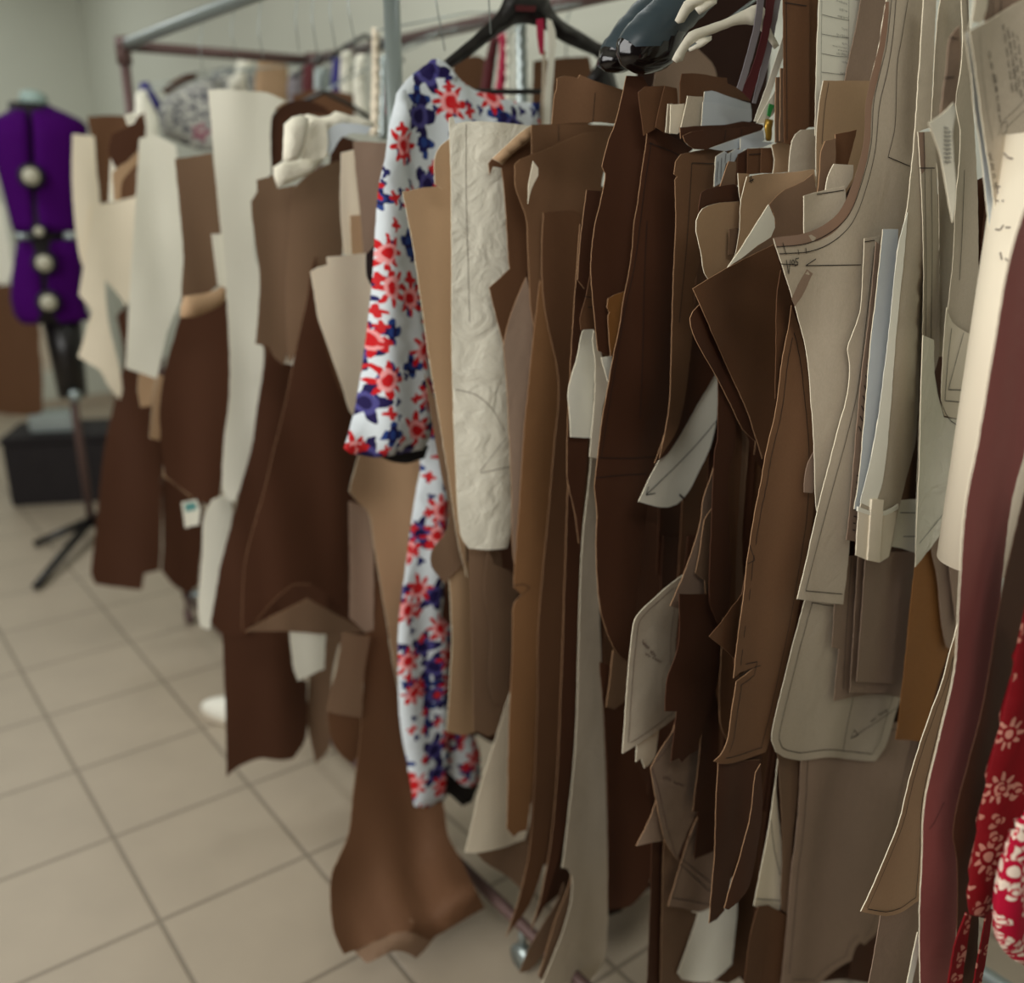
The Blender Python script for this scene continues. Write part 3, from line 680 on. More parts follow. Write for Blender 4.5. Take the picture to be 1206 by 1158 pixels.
S('w', 'white printed form with ruled rows and small dark words at the top',
  [(966,-20),(963,40),(961,100),(960,160),(972,160),(975,100),(996,96),(1008,40),(1020,-20)], name='printed_form', cat='form',
  lines=[[(968,-10),(967,100)], [(1000,-10),(999,95)], [(968,17),(984,21),(1000,24)], [(968,40),(984,43),(1000,45)], [(968,63),(984,66),(998,67)], [(968,85),(984,87),(996,88)]],
  marks=words([(985,1,999,5,4),(989,11,999,14,4),(987,19,999,22,3.5),(992,34,999,36,4),(986,41,999,44,4),(992,51,999,53,4),(981,54,999,57,2.2),(987,59,999,61,2.2),(986,63,999,65,4),(992,73,999,75,3.5),(990,86,996,87,3.5),(1007,-1,1015,1,4)]), lw=0.0005, k=0.6)
S('g', 'rounded grey card pattern upright between the white form and kraft row',
  [(961,152),(944,153),(937,158),(933,166),(930,185),(929,203),(945,202),(962,200)], rimw=1)
S('k', 'tall brown kraft strip reaching past the top, left of the white form',
  [(922,-20),(923,60),(923,120),(924,168),(935,172),(945,155),(953,150),(953,-20)], lines=[[(926,-10),(927,165)], [(924,3),(950,7)]])
S('k', 'second tall brown kraft strip just behind the first with a small notch',
  [(948,-20),(949,100),(950,150),(961,150),(962,60),(964,-20)])
S('kg', 'low kraft strip with bright edge left of the tall brown strips, front',
  [(919,80),(919,120),(918,166),(926,168),(926,80)], rimw=1)
S('kg', 'low kraft strip with bright edge left of the tall brown strips, rear',
  [(914,91),(913,130),(913,168),(922,168),(922,90)], rimw=1)
S('tan', 'pale rolled kraft piece with crumpled top in the row of short pieces',
  [(909,171),(918,167),(930,168),(931,174),(929,190),(929,203),(910,204),(912,188)])
S('k', 'short brown kraft piece beside the pale rolled one',
  [(897,174),(911,174),(913,188),(911,204),(896,204)])
S('k', 'short brown kraft block with stapled top in the row of short pieces',
  [(881,175),(897,174),(899,204),(880,206)], lines=[[(882,182),(897,181)]])
S('kd', 'short dark kraft piece left of the stapled block',
  [(869,182),(881,175),(881,206),(868,206)])
S('kg', 'pointed kraft sliver in front of the crinkled white slips',
  [(858,190),(867,191),(866,218),(848,220),(853,204)], rimw=1)
S('bw', 'bundle of crinkled bluish white slips standing among the kraft pieces',
  [(843,184),(853,178),(858,181),(866,175),(872,176),(872,163),(882,165),(912,168),(900,173),(876,176),(868,184),(864,192),(855,192),(850,215),(841,220)], name='paper_slips', cat='paper slips', lines=[[(846,190),(844,215)], [(850,186),(849,212)], [(855,181),(854,192)], [(861,180),(860,190)]])
S('bw', 'thin white sheet lying slanted behind the crinkled slips',
  [(835,175),(860,166),(899,153),(901,165),(894,168),(872,174),(855,178)])
S('kd', 'brown folded kraft sheet with curved upper edge above the white sheet',
  [(804,160),(815,155),(853,152),(900,148),(896,155),(870,165),(836,176),(818,176),(807,167)], rimw=1, lines=[[(855,153),(853,166)], [(874,151),(873,160)]])
S('kd', 'notched brown kraft sheet edge just behind the curved folded one',
  [(801,150),(826,148),(855,147),(875,143),(899,147),(896,156),(860,160),(802,163)], rimw=1)
S('bw', 'bluish white rectangular card standing behind the kraft folds',
  [(828,120),(845,121),(870,127),(885,129),(885,142),(880,146),(826,149)])
S('bw', 'second bluish white card tilted behind the rectangular one',
  [(830,108),(838,107),(860,114),(884,122),(885,134),(828,124)])
S('g', 'off white small card with squared tab left of the bluish cards',
  [(810,113),(828,114),(828,149),(802,150),(808,124)])
S('c', 'small cream card leaning behind the dark kraft strip',
  [(790,123),(806,122),(806,150),(798,158),(789,157)])
S('g', 'narrow grey card edge left of the small cream card',
  [(787,122),(792,122),(790,158),(784,156)])
S('k', 'brown kraft box shaped piece with rounded corner behind the cards',
  [(801,98),(803,87),(815,86),(856,92),(857,98),(868,103),(884,119),(840,112),(828,120),(801,123)])
S('k', 'narrow kraft fold at the top right of the long dark strip, right one',
  [(783,101),(797,104),(798,121),(790,140),(784,157),(772,150),(778,120)])
S('k', 'narrow kraft fold at the top right of the long dark strip, left one',
  [(752,109),(760,102),(783,101),(776,130),(772,152),(758,160)])
S('kg', 'brown kraft pattern with rounded shoulder and drawn inner rectangle',
  [(872,171),(844,174),(820,178),(802,182),(796,190),(794,205),(798,208),(795,212),(796,260),(793,330),(791,400),(788,480),(777,540),(800,500),(815,400),(817,340),(830,290),(850,240),(872,215)],
  lines=[[(845,193),(815,192),(811,260),(806,320),(800,380)]], rimw=1, mat2='kraft_mid')
S('kd', 'dark kraft pattern with a thin bright slanting edge above the white arrow piece',
  [(816,392),(806,430),(793,480),(780,520),(771,546),(790,530),(828,465),(842,442),(830,418)], rimw=1)
S('w', 'white paper pattern strip with a long drawn arrow and notch marks',
  [(845,438),(838,442),(826,460),(800,505),(775,545),(760,573),(752,591),(770,596),(787,598),(797,594),(806,586),(815,572),(822,558),(836,528),(844,495),(845,455)],
  lines=[[(846,493),(820,524),(790,555),(761,583)], [(764,573),(761,583),(772,581)]], marks=[[(820,465),(825,467)], [(800,582),(806,587)], [(800,583),(805,588)]], lw=0.0013, rimw=1)
for i_, (a0, a1, yb, mm) in enumerate([(846,860,560,'kd'), (858,868,700,'k'), (866,876,640,'kg'), (872,884,690,'kd'), (880,897,620,'k')]):
    S(mm, ['dark kraft strip nearest the white arrow piece under the lapel fold', 'second kraft strip right of the arrow piece under the lapel fold', 'greyish kraft strip in the middle of the narrow row below the lapel fold', 'dark kraft strip fourth from the white arrow piece', 'kraft strip right beside the long sleeve pattern'][i_],
      [(a0, 440 + 22 * i_), (a0 - 1, 520), (a0 - 4, yb - 30), (a0 - 8, yb + 60), (a0 - 10, yb + 150), (a0, yb + 175), (a0 + 14, yb + 150), (a1 - 2, yb), (a1 + 6, 520), (a1 + 4, 470 + 22 * i_)], rimw=1 if i_ % 2 else 0)
S('kd', 'dark brown pointed pattern end overlapping the grey pencilled piece',
  [(800,700),(799,760),(786,800),(783,838),(797,838),(790,897),(800,893),(803,898),(812,889),(822,884),(830,850),(846,800),(850,730),(835,700)], rimw=0)
S('kg', 'grey brown narrow pattern with rounded bottom corner below the arrow piece',
  [(838,600),(830,612),(824,650),(819,675),(830,684),(831,700),(822,735),(815,763),(831,767),(838,740),(846,690),(850,620)], rimw=1)
S('kg', 'taupe pattern with curved lower hem left of the narrow grey brown one',
  [(846,528),(838,560),(829,585),(824,620),(806,675),(789,714),(800,717),(808,717),(820,727),(832,690),(840,620),(848,560)], mat2='taupe', rimw=1)
S('t', 'pale greige pointed pattern with faint pencil handwriting and seam line',
  [(805,677),(790,688),(777,699),(762,713),(749,727),(744,750),(741,780),(737,830),(733,888),(765,868),(797,844),(797,820),(796,760),(800,715)], seam=6, marks=scribble(756,755,14,16,seed=2,amp=4)+scribble(760,770,18,10,seed=3,amp=3), pen='pencil', rimw=1, mat2='greige')
S('kd', 'long dark kraft panel with curved bottom and crosswise seam lines',
  [(763,148),(760,175),(755,210),(751,240),(747,262),(744,300),(738,335),(733,362),(728,395),(722,421),(716,457),(710,490),(704,535),(702,555),(700,574),(703,600),(702,640),(704,690),(708,722),(715,745),(722,761),(730,773),(739,780),(745,740),(752,690),(758,640),(766,570),(778,530),(788,490),(793,400),(797,300),(795,230),(796,195),(817,175),(790,160)],
  lines=[[(762,260),(759,330),(757,420),(754,493)], [(767,168),(760,215),(752,280),(746,320),(736,365),(726,425),(714,500),(708,540)], [(704,539),(740,540),(774,538)], [(701,563),(730,560),(762,558)], [(764,168),(790,178),(802,184)]], rimw=1)
S('k', 'small orange brown kraft tab between the two long dark panels',
  [(736,343),(724,347),(716,352),(715,362),(718,368),(716,372),(719,420),(728,400),(738,360)], rimw=1, mat2='ochre')
S('kd', 'long dark kraft panel with a bent left edge below the black padded hangers',
  [(738,89),(757,90),(765,106),(768,148),(758,210),(752,260),(744,300),(738,350),(724,405),(718,419),(704,413),(701,380),(698,351),(696,312),(700,270),(708,235),(713,205),(709,196),(717,165),(725,145),(732,115)], rimw=1)
S('w', 'tiny white paper triangle between the dark kraft panels',
  [(708,421),(721,419),(720,436),(716,450)])
S('k', 'small dark kraft strip with pencilled box at the left of the dark panels',
  [(696,318),(690,350),(683,376),(684,389),(698,388),(704,392),(704,330)], lines=[[(688,349),(699,351)], [(692,362),(698,362)]])
S('c', 'narrow pale pattern piece with folded pinkish right edge, left of dark panels',
  [(700,385),(698,400),(701,430),(700,470),(696,520),(694,538),(703,540),(710,480),(716,452),(709,420)])
S('w', 'small white pattern piece with angled left side hanging on dark kraft',
  [(694,381),(686,391),(680,420),(669,461),(671,490),(672,515),(697,516),(700,440),(701,388)])
# --- bottom centre cluster
S('k', 'brown kraft pattern end hanging lowest right of the pale lower cone',
  [(893,1068),(884,1100),(876,1162),(925,1162),(930,1080),(905,1066)])
S('w', 'bright white pointed pattern with curved seam line at the bottom centre',
  [(917,890),(913,925),(909,953),(903,990),(895,1030),(888,1067),(896,1071),(919,1072),(921,1030),(920,989),(916,950),(914,917)], lines=[[(908,966),(912,1000),(919,1031)], [(890,1059),(919,1061)]], rimw=1, mat2='cream')
S('kd', 'dark brown kraft strip with wavy left edge beside the bright white point',
  [(896,900),(898,950),(892,1000),(882,1045),(872,1060),(858,1072),(853,1070),(860,1045),(870,1015),(876,992),(884,960),(890,910)], rimw=1)
S('kd', 'long dark kraft panel with a forked bottom left of the wavy strip',
  [(846,898),(843,950),(842,1000),(838,1050),(835,1088),(844,1083),(853,1073),(862,1030),(876,990),(888,930),(895,895)], rimw=1)
S('k', 'short kraft strip below the long sleeve pattern hem',
  [(862,895),(858,920),(854,938),(876,940),(882,950),(892,925),(898,890)], mat2='kraft_dark')
S('kd', 'brown kraft panel left of the forked one in the bottom cluster',
  [(838,800),(828,850),(822,905),(816,956),(842,958),(846,900),(846,830)], rimw=1)
S('kd', 'dark kraft point below the taupe handwritten piece at the bottom',
  [(824,940),(820,985),(817,1012),(830,1007),(842,1002),(843,950)])
S('t', 'grey tailored pattern with crossing seam lines in the bottom cluster',
  [(825,955),(812,985),(798,1030),(787,1067),(805,1070),(824,1074),(838,1068),(843,1010),(840,960)], lines=[[(815,985),(806,1010),(792,1058),(838,1066)], [(801,1018),(836,1050)], [(803,1012),(838,1040)], [(824,970),(812,995)]], rimw=1)
S('w', 'pale grey cone shaped pattern fanning out at the bottom edge',
  [(843,1010),(832,1040),(818,1090),(806,1125),(798,1147),(803,1154),(825,1157),(840,1155),(862,1136),(868,1060),(856,1020)], mat2='white', rimw=1)
S('t', 'taupe pattern with faint handwriting and a pointed armhole at the lower centre',
  [(797,845),(792,862),(780,880),(766,905),(771,935),(777,965),(784,992),(797,1012),(810,980),(826,945),(838,900),(830,870),(815,850)], lines=[[(768,905),(776,930),(786,975),(797,1010)], [(772,898),(784,884),(796,866)], [(800,1008),(812,985)]], marks=scribble(781,915,26,12,seed=5,amp=4), pen='pencil', rimw=1)
S('t', 'small grey triangular pattern tip at the lower left of the bottom cluster',
  [(774,938),(765,965),(749,997),(765,993),(784,990),(780,960)], rimw=1)
S('c', 'crumpled pale scrap showing under the pointed taupe piece',
  [(750,868),(749,898),(755,893),(759,905),(766,900),(771,893),(776,860)])
S('tan', 'pinkish tan pattern edge hanging under the long dark panel',
  [(722,766),(718,800),(714,833),(724,836),(736,826),(742,782)], mat2='kraft_grey', rimw=1)
S('kg', 'greyish kraft strip running down to the bottom edge, right one',
  [(782,985),(780,1050),(778,1162),(836,1162),(840,1080),(815,1075),(800,1010)], rimw=1)
S('kd', 'brown kraft strip running down to the bottom edge, left one',
  [(768,990),(766,1060),(762,1162),(780,1162),(784,990)])
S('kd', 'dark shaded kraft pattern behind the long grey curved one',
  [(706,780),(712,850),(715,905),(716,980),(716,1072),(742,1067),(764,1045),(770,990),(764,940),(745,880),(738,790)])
# --- centre
S('k', 'folded kraft top with torn pale upper edge beside the black hanger',
  [(726,146),(700,144),(650,146),(653,112),(656,104),(656,92),(665,89),(681,92),(683,88),(700,95),(734,106),(732,125)], lines=[[(701,109),(698,144)]], rimw=1, mat2='kraft_mid')
S('g', 'long grey white curved pattern with hooked notch reaching the floor area',
  [(703,535),(696,540),(692,580),(687,624),(683,700),(681,779),(679,850),(676,900),(668,976),(662,1022),(668,1023),(673,1030),(673,1057),(668,1080),(660,1106),(648,1135),(637,1162),(690,1162),(706,1145),(713,1130),(716,1060),(713,911),(708,779),(704,640)], rimw=0)
S('kg', 'slender greyish pattern tip curving to the floor, nearest the grey curved one',
  [(673,1030),(668,1050),(660,1068),(652,1090),(640,1132),(634,1150),(640,1156),(660,1130),(676,1090),(684,1050)], rimw=1)
S('tan', 'slender pale pattern tip curving to the floor, second from the grey curved one',
  [(664,1040),(655,1064),(640,1088),(628,1108),(616,1134),(612,1146),(622,1144),(640,1124),(660,1096),(672,1060)], mat2='kraft_grey')
S('kd', 'narrow kraft panel with raised top corner inside the big kraft bodice, upper',
  [(691,224),(708,225),(703,262),(699,320),(688,340),(680,330),(684,280)], rimw=1)
S('kd', 'narrow kraft panel with raised top corner inside the big kraft bodice, lower',
  [(683,264),(697,267),(699,320),(697,400),(690,560),(682,640),(676,600),(668,560),(672,430)], rimw=1)
S('kd', 'brown kraft panel right of the long golden strip curving at the bottom',
  [(690,380),(692,470),(688,560),(684,700),(678,850),(668,960),(661,1000),(652,1030),(640,1070),(626,1094),(636,1060),(646,1010),(655,930),(662,780),(668,600),(674,430)], rimw=1)
S('kd', 'rectangular kraft panel with straight top edge over the long golden strip',
  [(640,250),(675,248),(684,252),(680,300),(674,430),(668,600),(664,760),(658,860),(651,950),(640,1020),(622,1068),(596,1104),(610,1062),(622,1010),(629,930),(633,820),(634,740),(645,615),(652,533),(658,450),(641,360),(638,300)], mat2='kraft', rimw=1)
S('oc', 'long golden brown kraft strip with a torn nick, reaching nearly to the floor',
  [(636,330),(630,380),(625,430),(618,500),(614,560),(610,615),(607,660),(605,692),(614,700),(605,712),(604,760),(602,800),(599,880),(598,943),(597,976),(605,986),(612,980),(621,978),(628,911),(631,850),(634,740),(645,615),(652,533),(659,450),(658,340)], mat2='golden', rimw=1, lines=[[(605,690),(615,688),(624,692),(612,703),(604,708)]])
S('c', 'small cream paper scrap on the shoulder of the kraft bodice',
  [(628,190),(634,198),(634,207),(626,222),(622,240),(623,215)])
S('k', 'big brown kraft bodice pattern with a curved shoulder line',
  [(606,194),(612,188),(641,177),(670,164),(693,156),(726,152),(712,200),(706,240),(700,290),(694,360),(688,420),(668,470),(655,460),(628,380),(622,300),(620,259),(612,235),(607,220)], mat2='kraft_mid', rimw=1)
S('k', 'kraft rectangle with flat top behind the curved shoulder',
  [(626,147),(658,146),(726,148),(722,156),(690,158),(660,170),(626,183)], lines=[[(658,147),(658,166)]], rimw=1, mat2='kraft_mid')
S('t', 'grey brown curved pattern between the kraft bodice and the cream tissue',
  [(620,326),(610,348),(601,372),(595,395),(593,408),(596,440),(599,500),(602,560),(604,650),(609,680),(618,560),(626,430),(627,366)], rimw=1)
S('tan', 'pale rolled upper corner of curled kraft over the cream tissue',
  [(625,148),(634,156),(618,170),(603,182),(592,194),(586,190),(580,187),(588,179),(600,168),(612,157)], name='rolled_paper_corner', puff=0.007)
S('kd', 'curled kraft pattern whose rolled corner overlaps the cream tissue',
  [(626,148),(613,162),(600,172),(587,183),(580,186),(575,193),(577,206),(581,196),(591,198),(594,225),(598,290),(600,317),(588,328),(576,339),(579,352),(585,375),(593,405),(606,360),(621,320),(626,260),(628,200)], mat2='kraft', rimw=1)
S('ti', 'long cream tissue pattern with taped curve and rounded bottom end',
  [(529,139),(534,137),(536,146),(550,143),(590,144),(628,149),(622,240),(606,330),(598,400),(600,500),(604,580),(602,622),(597,646),(575,648),(552,646),(545,636),(541,620),(537,560),(534,480),(532,400),(532,300),(531,207)],
  lines=[[(537,459),(560,465),(580,482),(594,508)], [(566,557),(600,550)], [(549,146),(549,230),(551,300),(553,380)], [(565,556),(585,530),(597,515)]], pen='grey_ink')
S('tan', 'cream white flared pattern showing between golden strip and blouse hem',
  [(602,812),(590,850),(578,888),(566,925),(556,970),(548,1004),(562,1005),(590,999),(618,989),(625,960),(618,860)], mat2='cream')
S('kg', 'grey brown hem hanging just under the cream flared pattern',
  [(559,1002),(570,1015),(600,1034),(614,1048),(622,1000),(620,985),(590,996)])
S('tan', 'tan rounded paper corner between blouse and cream tissue',
  [(512,217),(512,185),(519,172),(530,163),(540,165),(540,222),(520,222)])
S('tan', 'crumpled tan kraft pattern left of the cream tissue, slanting down beside the sleeve',
  [(474,226),(500,221),(540,218),(542,400),(546,560),(550,680),(540,640),(528,560),(515,480),(505,420),(498,370),(488,300),(480,255)], mat2='tan')
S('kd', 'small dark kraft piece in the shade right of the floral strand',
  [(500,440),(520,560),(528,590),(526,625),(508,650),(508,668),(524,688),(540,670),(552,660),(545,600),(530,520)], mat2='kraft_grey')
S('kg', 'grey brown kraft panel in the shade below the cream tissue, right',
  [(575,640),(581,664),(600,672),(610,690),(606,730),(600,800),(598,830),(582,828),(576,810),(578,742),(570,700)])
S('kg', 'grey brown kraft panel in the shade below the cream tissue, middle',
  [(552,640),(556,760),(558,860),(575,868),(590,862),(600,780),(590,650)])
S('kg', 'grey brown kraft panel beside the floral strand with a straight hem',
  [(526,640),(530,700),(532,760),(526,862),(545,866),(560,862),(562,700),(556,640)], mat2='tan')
S('blouse', 'x', [(440,300),(430,420),(405,527),(500,530)])
S('cream_lining', 'x', [(440,300),(430,420),(405,527),(500,530)])
S('g', 'hard cream paper pattern with tapering bottom, left of the floral sleeve',
  [(430,298),(405,301),(385,303),(386,312),(374,315),(366,320),(370,345),(375,375),(384,402),(393,427),(403,455),(412,484),(425,500),(440,430),(446,350),(440,312)], mat2='cream')
S('tan', 'tan folded pattern with left corner point below the floral sleeve',
  [(424,530),(418,552),(411,579),(422,592),(434,604),(441,645),(450,700),(460,760),(467,800),(478,840),(486,760),(492,640),(505,560),(500,530)])
S('t', 'grey tapering pattern hanging upright left of the blouse shoulder',
  [(416,166),(436,167),(456,168),(456,200),(446,250),(440,300),(428,302),(426,270),(420,210)])
S('tan', 'narrow tan slip between the two grey patterns left of the blouse',
  [(412,254),(428,253),(430,302),(414,302)])
S('c', 'narrow cream folded paper standing left of the grey tapering pattern',
  [(402,180),(418,176),(422,210),(424,260),(412,300),(405,299),(401,240)])
S('g', 'grey vertical pattern strip in shade behind the folded tan corner',
  [(411,590),(412,660),(412,728),(430,745),(440,742),(440,640),(436,600)], mat2='taupe')
S('tan', 'small pale triangular pattern corner left of the floral front panel',
  [(470,808),(455,826),(441,845),(456,847),(470,846)], rimw=1)
S('kd', 'very long brown kraft pattern curling onto the floor tiles in the middle',
  [(432,600),(436,680),(430,760),(426,845),(421,895),(415,943),(411,980),(400,1008),(391,1028),(389,1057),(391,1085),(396,1106),(405,1124),(416,1120),(428,1115),(450,1105),(471,1098),(487,1099),(505,1108),(536,1090),(571,1069),(556,1040),(543,1012),(528,985),(520,940),(490,900),(478,850),(466,800),(452,720)], curlf=(0.26, 0.0, 0.20), c=-0.24, mat2='kraft', rimw=1)
S('k', 'second kraft layer with scalloped edge under the long pattern on the floor',
  [(412,1090),(418,1121),(425,1128),(432,1135),(447,1128),(461,1121),(475,1121),(490,1129),(500,1120),(512,1104),(500,1080),(450,1080)], curlf=(0.26, 0.0, 0.20), gap=0.001, rimw=1, mat2='kraft_grey')
S('kg', 'kraft flap with straight lower edge under the folded brown pattern',
  [(404,745),(396,790),(384,838),(400,842),(426,846),(428,800),(436,750)])
S('kg', 'kraft triangle flap at the fold of the big brown pattern',
  [(288,744),(320,726),(345,714),(362,705),(385,718),(410,731),(429,744),(405,747),(381,747),(340,744)], mat2='kraft_grey', name='folded_pattern_flap', rimw=1)
S('kg', 'brown pattern tip hanging under the kraft flap with straight lower edge',
  [(386,832),(390,868),(402,890),(414,899),(424,888),(428,842)], mat2='kraft')
S('kd', 'big brown kraft trouser pattern with a creased folded hem',
  [(372,300),(366,320),(362,350),(354,386),(345,430),(336,475),(330,500),(320,540),(311,578),(299,620),(289,661),(286,700),(285,741),(300,734),(322,708),(345,688),(366,688),(390,704),(413,722),(414,640),(418,560),(422,505),(404,470),(388,425),(376,370)], mat2='kraft_dark', rimw=1, lines=[[(345,688),(366,688)],[(300,733),(322,708),(345,688)]], pen='rim_kraft')
S('g', 'white narrow paper tail under the big folded brown pattern',
  [(340,738),(343,765),(346,790),(351,802),(366,795),(382,788),(384,745)], mat2='white')
S('ti', 'crumpled white tissue pattern rolled at the left of the tissue pile',
  [(335,146),(344,138),(355,135),(364,140),(362,155),(358,172),(352,188),(340,190),(333,188),(334,165)], puff=0.012, c=-0.20)
S('ti', 'grey white tissue fold in the middle of the tissue pile',
  [(360,146),(374,140),(384,146),(386,165),(384,186),(370,188),(354,188),(358,168)], c=-0.20)
S('bw', 'bluish white folded sheet resting on the tissue pile',
  [(384,155),(396,146),(420,146),(438,150),(432,158),(414,157),(402,162),(394,174),(388,184),(384,176)], c=-0.20)
S('ti', 'flat white tissue bundle on top of the tissue pile',
  [(352,138),(362,134),(376,138),(388,136),(395,131),(412,136),(438,142),(442,150),(420,148),(398,148),(384,158),(366,150)], c=-0.20, puff=0.008)
S('c', 'folded cream paper bundle along the bottom of the tissue pile',
  [(322,197),(334,190),(350,187),(376,182),(392,176),(380,190),(366,204),(345,214),(328,221),(323,210)], mat2='tissue', puff=0.010, c=-0.20)
S('k', 'upper brown kraft pattern with pointed pleats left of the hard cream paper',
  [(345,222),(366,203),(385,194),(400,189),(404,215),(404,300),(386,312),(374,330),(366,345),(358,375),(350,412),(340,430),(336,350),(340,270)], mat2='kraft_grey')  # paler tone puts the brighter light on this sheet into its colour
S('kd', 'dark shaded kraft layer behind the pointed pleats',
  [(390,170),(402,160),(420,166),(418,200),(400,260),(388,230)])  # dark sheet stands in for the darkness between the layers
S('k', 'brown kraft pattern with stepped top edge right of the tall white paper',
  [(296,237),(303,226),(302,212),(322,207),(327,222),(347,218),(350,300),(345,390),(334,430),(322,420),(317,408),(301,405),(305,360),(306,325),(300,280)], mat2='kraft_grey')  # lit look of this sheet is put into its paler kraft
S('w', 'small white slip peeking between brown patterns below the pleats',
  [(343,368),(339,395),(335,428),(345,430),(352,392)])
S('kd', 'long brown kraft pattern slanting left with a bright crease, outermost',
  [(345,395),(332,425),(318,410),(310,440),(303,480),(296,530),(283,575),(272,620),(260,665),(254,700),(248,733),(256,742),(270,750),(292,748),(300,690),(330,560),(350,450)], mat2='kraft_dark')
S('kd', 'brown kraft pattern with a ragged concave hem hanging low over the tiles',
  [(258,700),(262,749),(264,800),(266,850),(267,915),(278,905),(295,897),(310,893),(330,896),(346,893),(354,882),(361,868),(362,803),(352,800),(345,770),(340,730),(300,690)], mat2='kraft_dark')
S('t', 'grey shaded pattern hanging behind the white narrow tail',
  [(362,745),(364,800),(362,850),(372,900),(388,880),(392,790),(404,745)], mat2='kraft_grey')  # grey colour imitates floor lying in shadow
S('w', 'tall white paper pattern with narrow tapered lower end, left of the brown ones',
  [(245,106),(258,105),(290,107),(314,109),(337,119),(325,127),(319,145),(320,205),(304,222),(298,240),(300,300),(309,330),(304,395),(311,411),(307,460),(304,496),(297,525),(290,556),(276,592),(268,588),(262,578),(264,520),(270,470),(270,405),(266,341),(262,290),(256,230),(251,168)])
S('kd', 'dark rounded kraft fold above the crumpled white tissue pile',
  [(318,145),(328,128),(342,120),(362,118),(385,128),(392,136),(360,134),(336,146),(334,188),(322,200),(320,225),(316,205)], c=-0.16)
S('g', 'white lower paper strip with grey fold hanging under the tall white pattern',
  [(249,590),(240,610),(238,650),(235,690),(233,716),(236,738),(247,742),(256,700),(266,650),(274,600),(268,580)], mat2='white')
S('t', 'grey striped fold right beside the white lower strip',
  [(262,590),(276,592),(272,630),(262,672),(252,680),(254,640)])
S('w', 'narrow white sliver left of the tall white pattern',
  [(249,276),(252,300),(256,335),(268,340),(264,300),(262,275)])
S('tan', 'rolled pale kraft fold curving across the brown pattern',
  [(266,331),(256,341),(238,346),(217,349),(213,362),(212,374),(222,374),(240,370),(258,361),(268,352)], puff=0.012, mat2='tan')
S('k', 'mid brown kraft pattern left of the tall white paper, flat top',
  [(206,187),(228,184),(250,180),(256,230),(260,275),(264,330),(240,350),(214,372),(214,340),(216,300),(212,250)], mat2='kraft_grey')
S('kd', 'brown kraft pattern with a rounded pocket fold below the rolled pale edge',
  [(214,366),(240,366),(268,350),(270,430),(268,500),(262,560),(258,590),(246,596),(226,585),(210,573),(194,560),(190,520),(188,480),(196,430),(206,395)])
S('w', 'small white and teal printed pouch hanging under the pocket folded pattern',
  [(214,592),(232,588),(236,600),(234,618),(218,622)], name='printed_pouch', cat='pouch', pouch=1)
S('tan', 'pale tan kraft hem showing under the brown pocket folded pattern',
  [(200,500),(194,530),(192,561),(204,569),(213,576),(225,586),(236,578),(250,590),(256,560),(240,520)])
S('tan', 'narrow pale tan strip below the pale grey sheet',
  [(186,440),(180,470),(176,516),(188,519),(192,480),(196,445)])
S('g', 'large pale grey paper pattern with slanted lower edge in the left row',
  [(164,163),(182,158),(207,171),(210,200),(214,250),(216,300),(219,330),(210,360),(197,392),(190,425),(185,446),(166,440),(148,434),(150,395),(152,361),(155,310),(160,233)], mat2='white')
S('tan', 'short tan strip with pale edge below the left white papers',
  [(164,436),(162,460),(166,480),(178,478),(184,446)])
S('ti', 'crumpled cream white paper pattern with ragged hem in the left row',
  [(109,241),(135,238),(161,231),(159,280),(153,350),(149,361),(135,342),(123,330),(128,380),(140,430),(144,460),(141,471),(128,455),(118,436),(104,428),(92,420),(100,395),(108,366),(100,356),(93,348),(100,300),(106,260)], mat2='cream')
S('kd', 'dark brown long kraft pattern with pale hem reaching the floor beside the dress form',
  [(137,372),(150,358),(152,430),(176,448),(186,480),(190,560),(190,640),(188,672),(170,676),(167,695),(140,692),(112,688),(107,676),(111,640),(117,580),(124,520),(138,460),(146,420)], mat2='kraft_dark')
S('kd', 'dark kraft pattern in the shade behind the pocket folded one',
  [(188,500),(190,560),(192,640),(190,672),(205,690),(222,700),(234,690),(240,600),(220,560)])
S('w', 'narrow white paper at the left end of the row beside the dress form shoulder',
  [(85,158),(111,160),(114,200),(117,240),(108,262),(104,300),(100,318),(93,300),(88,262),(85,220)], mat2='cream')
S('tan', 'pale tan folded paper strip slanting in the tangle at the far rack end',
  [(164,176),(150,190),(140,196),(132,204),(134,236),(142,236),(144,214),(158,196),(168,190)])
S('w', 'small white crumpled scrap on top of the tangle at the far rack end',
  [(146,136),(156,132),(162,138),(158,146),(150,148)])
S('kd', 'dark brown curved pattern in the tangle at the far rack end',
  [(132,158),(150,150),(168,136),(172,150),(166,176),(150,190),(138,200),(128,180)])
S('w', 'narrow white strip standing in the tangle at the far rack end',
  [(130,182),(138,180),(142,236),(128,238)])
S('t', 'tangle of brown patterns at the far end of the rack behind white papers',
  [(103,137),(142,136),(156,140),(170,132),(172,160),(164,180),(162,232),(118,240),(112,190)], mat2='kraft')
S('kd', 'dark brown pattern sliver near the far rack post',
  [(140,190),(150,178),(160,190),(160,228),(140,234)])

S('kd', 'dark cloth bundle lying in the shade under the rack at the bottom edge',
  [(640,1120),(668,1080),(700,1050),(740,1040),(780,1050),(800,1090),(812,1162),(640,1162)], name='cloth_bundle', cat='cloth', mat2='dark_cloth', puff=0.03, c=0.02, rim=False)  # lump added to darken the bright floor gap under the rack

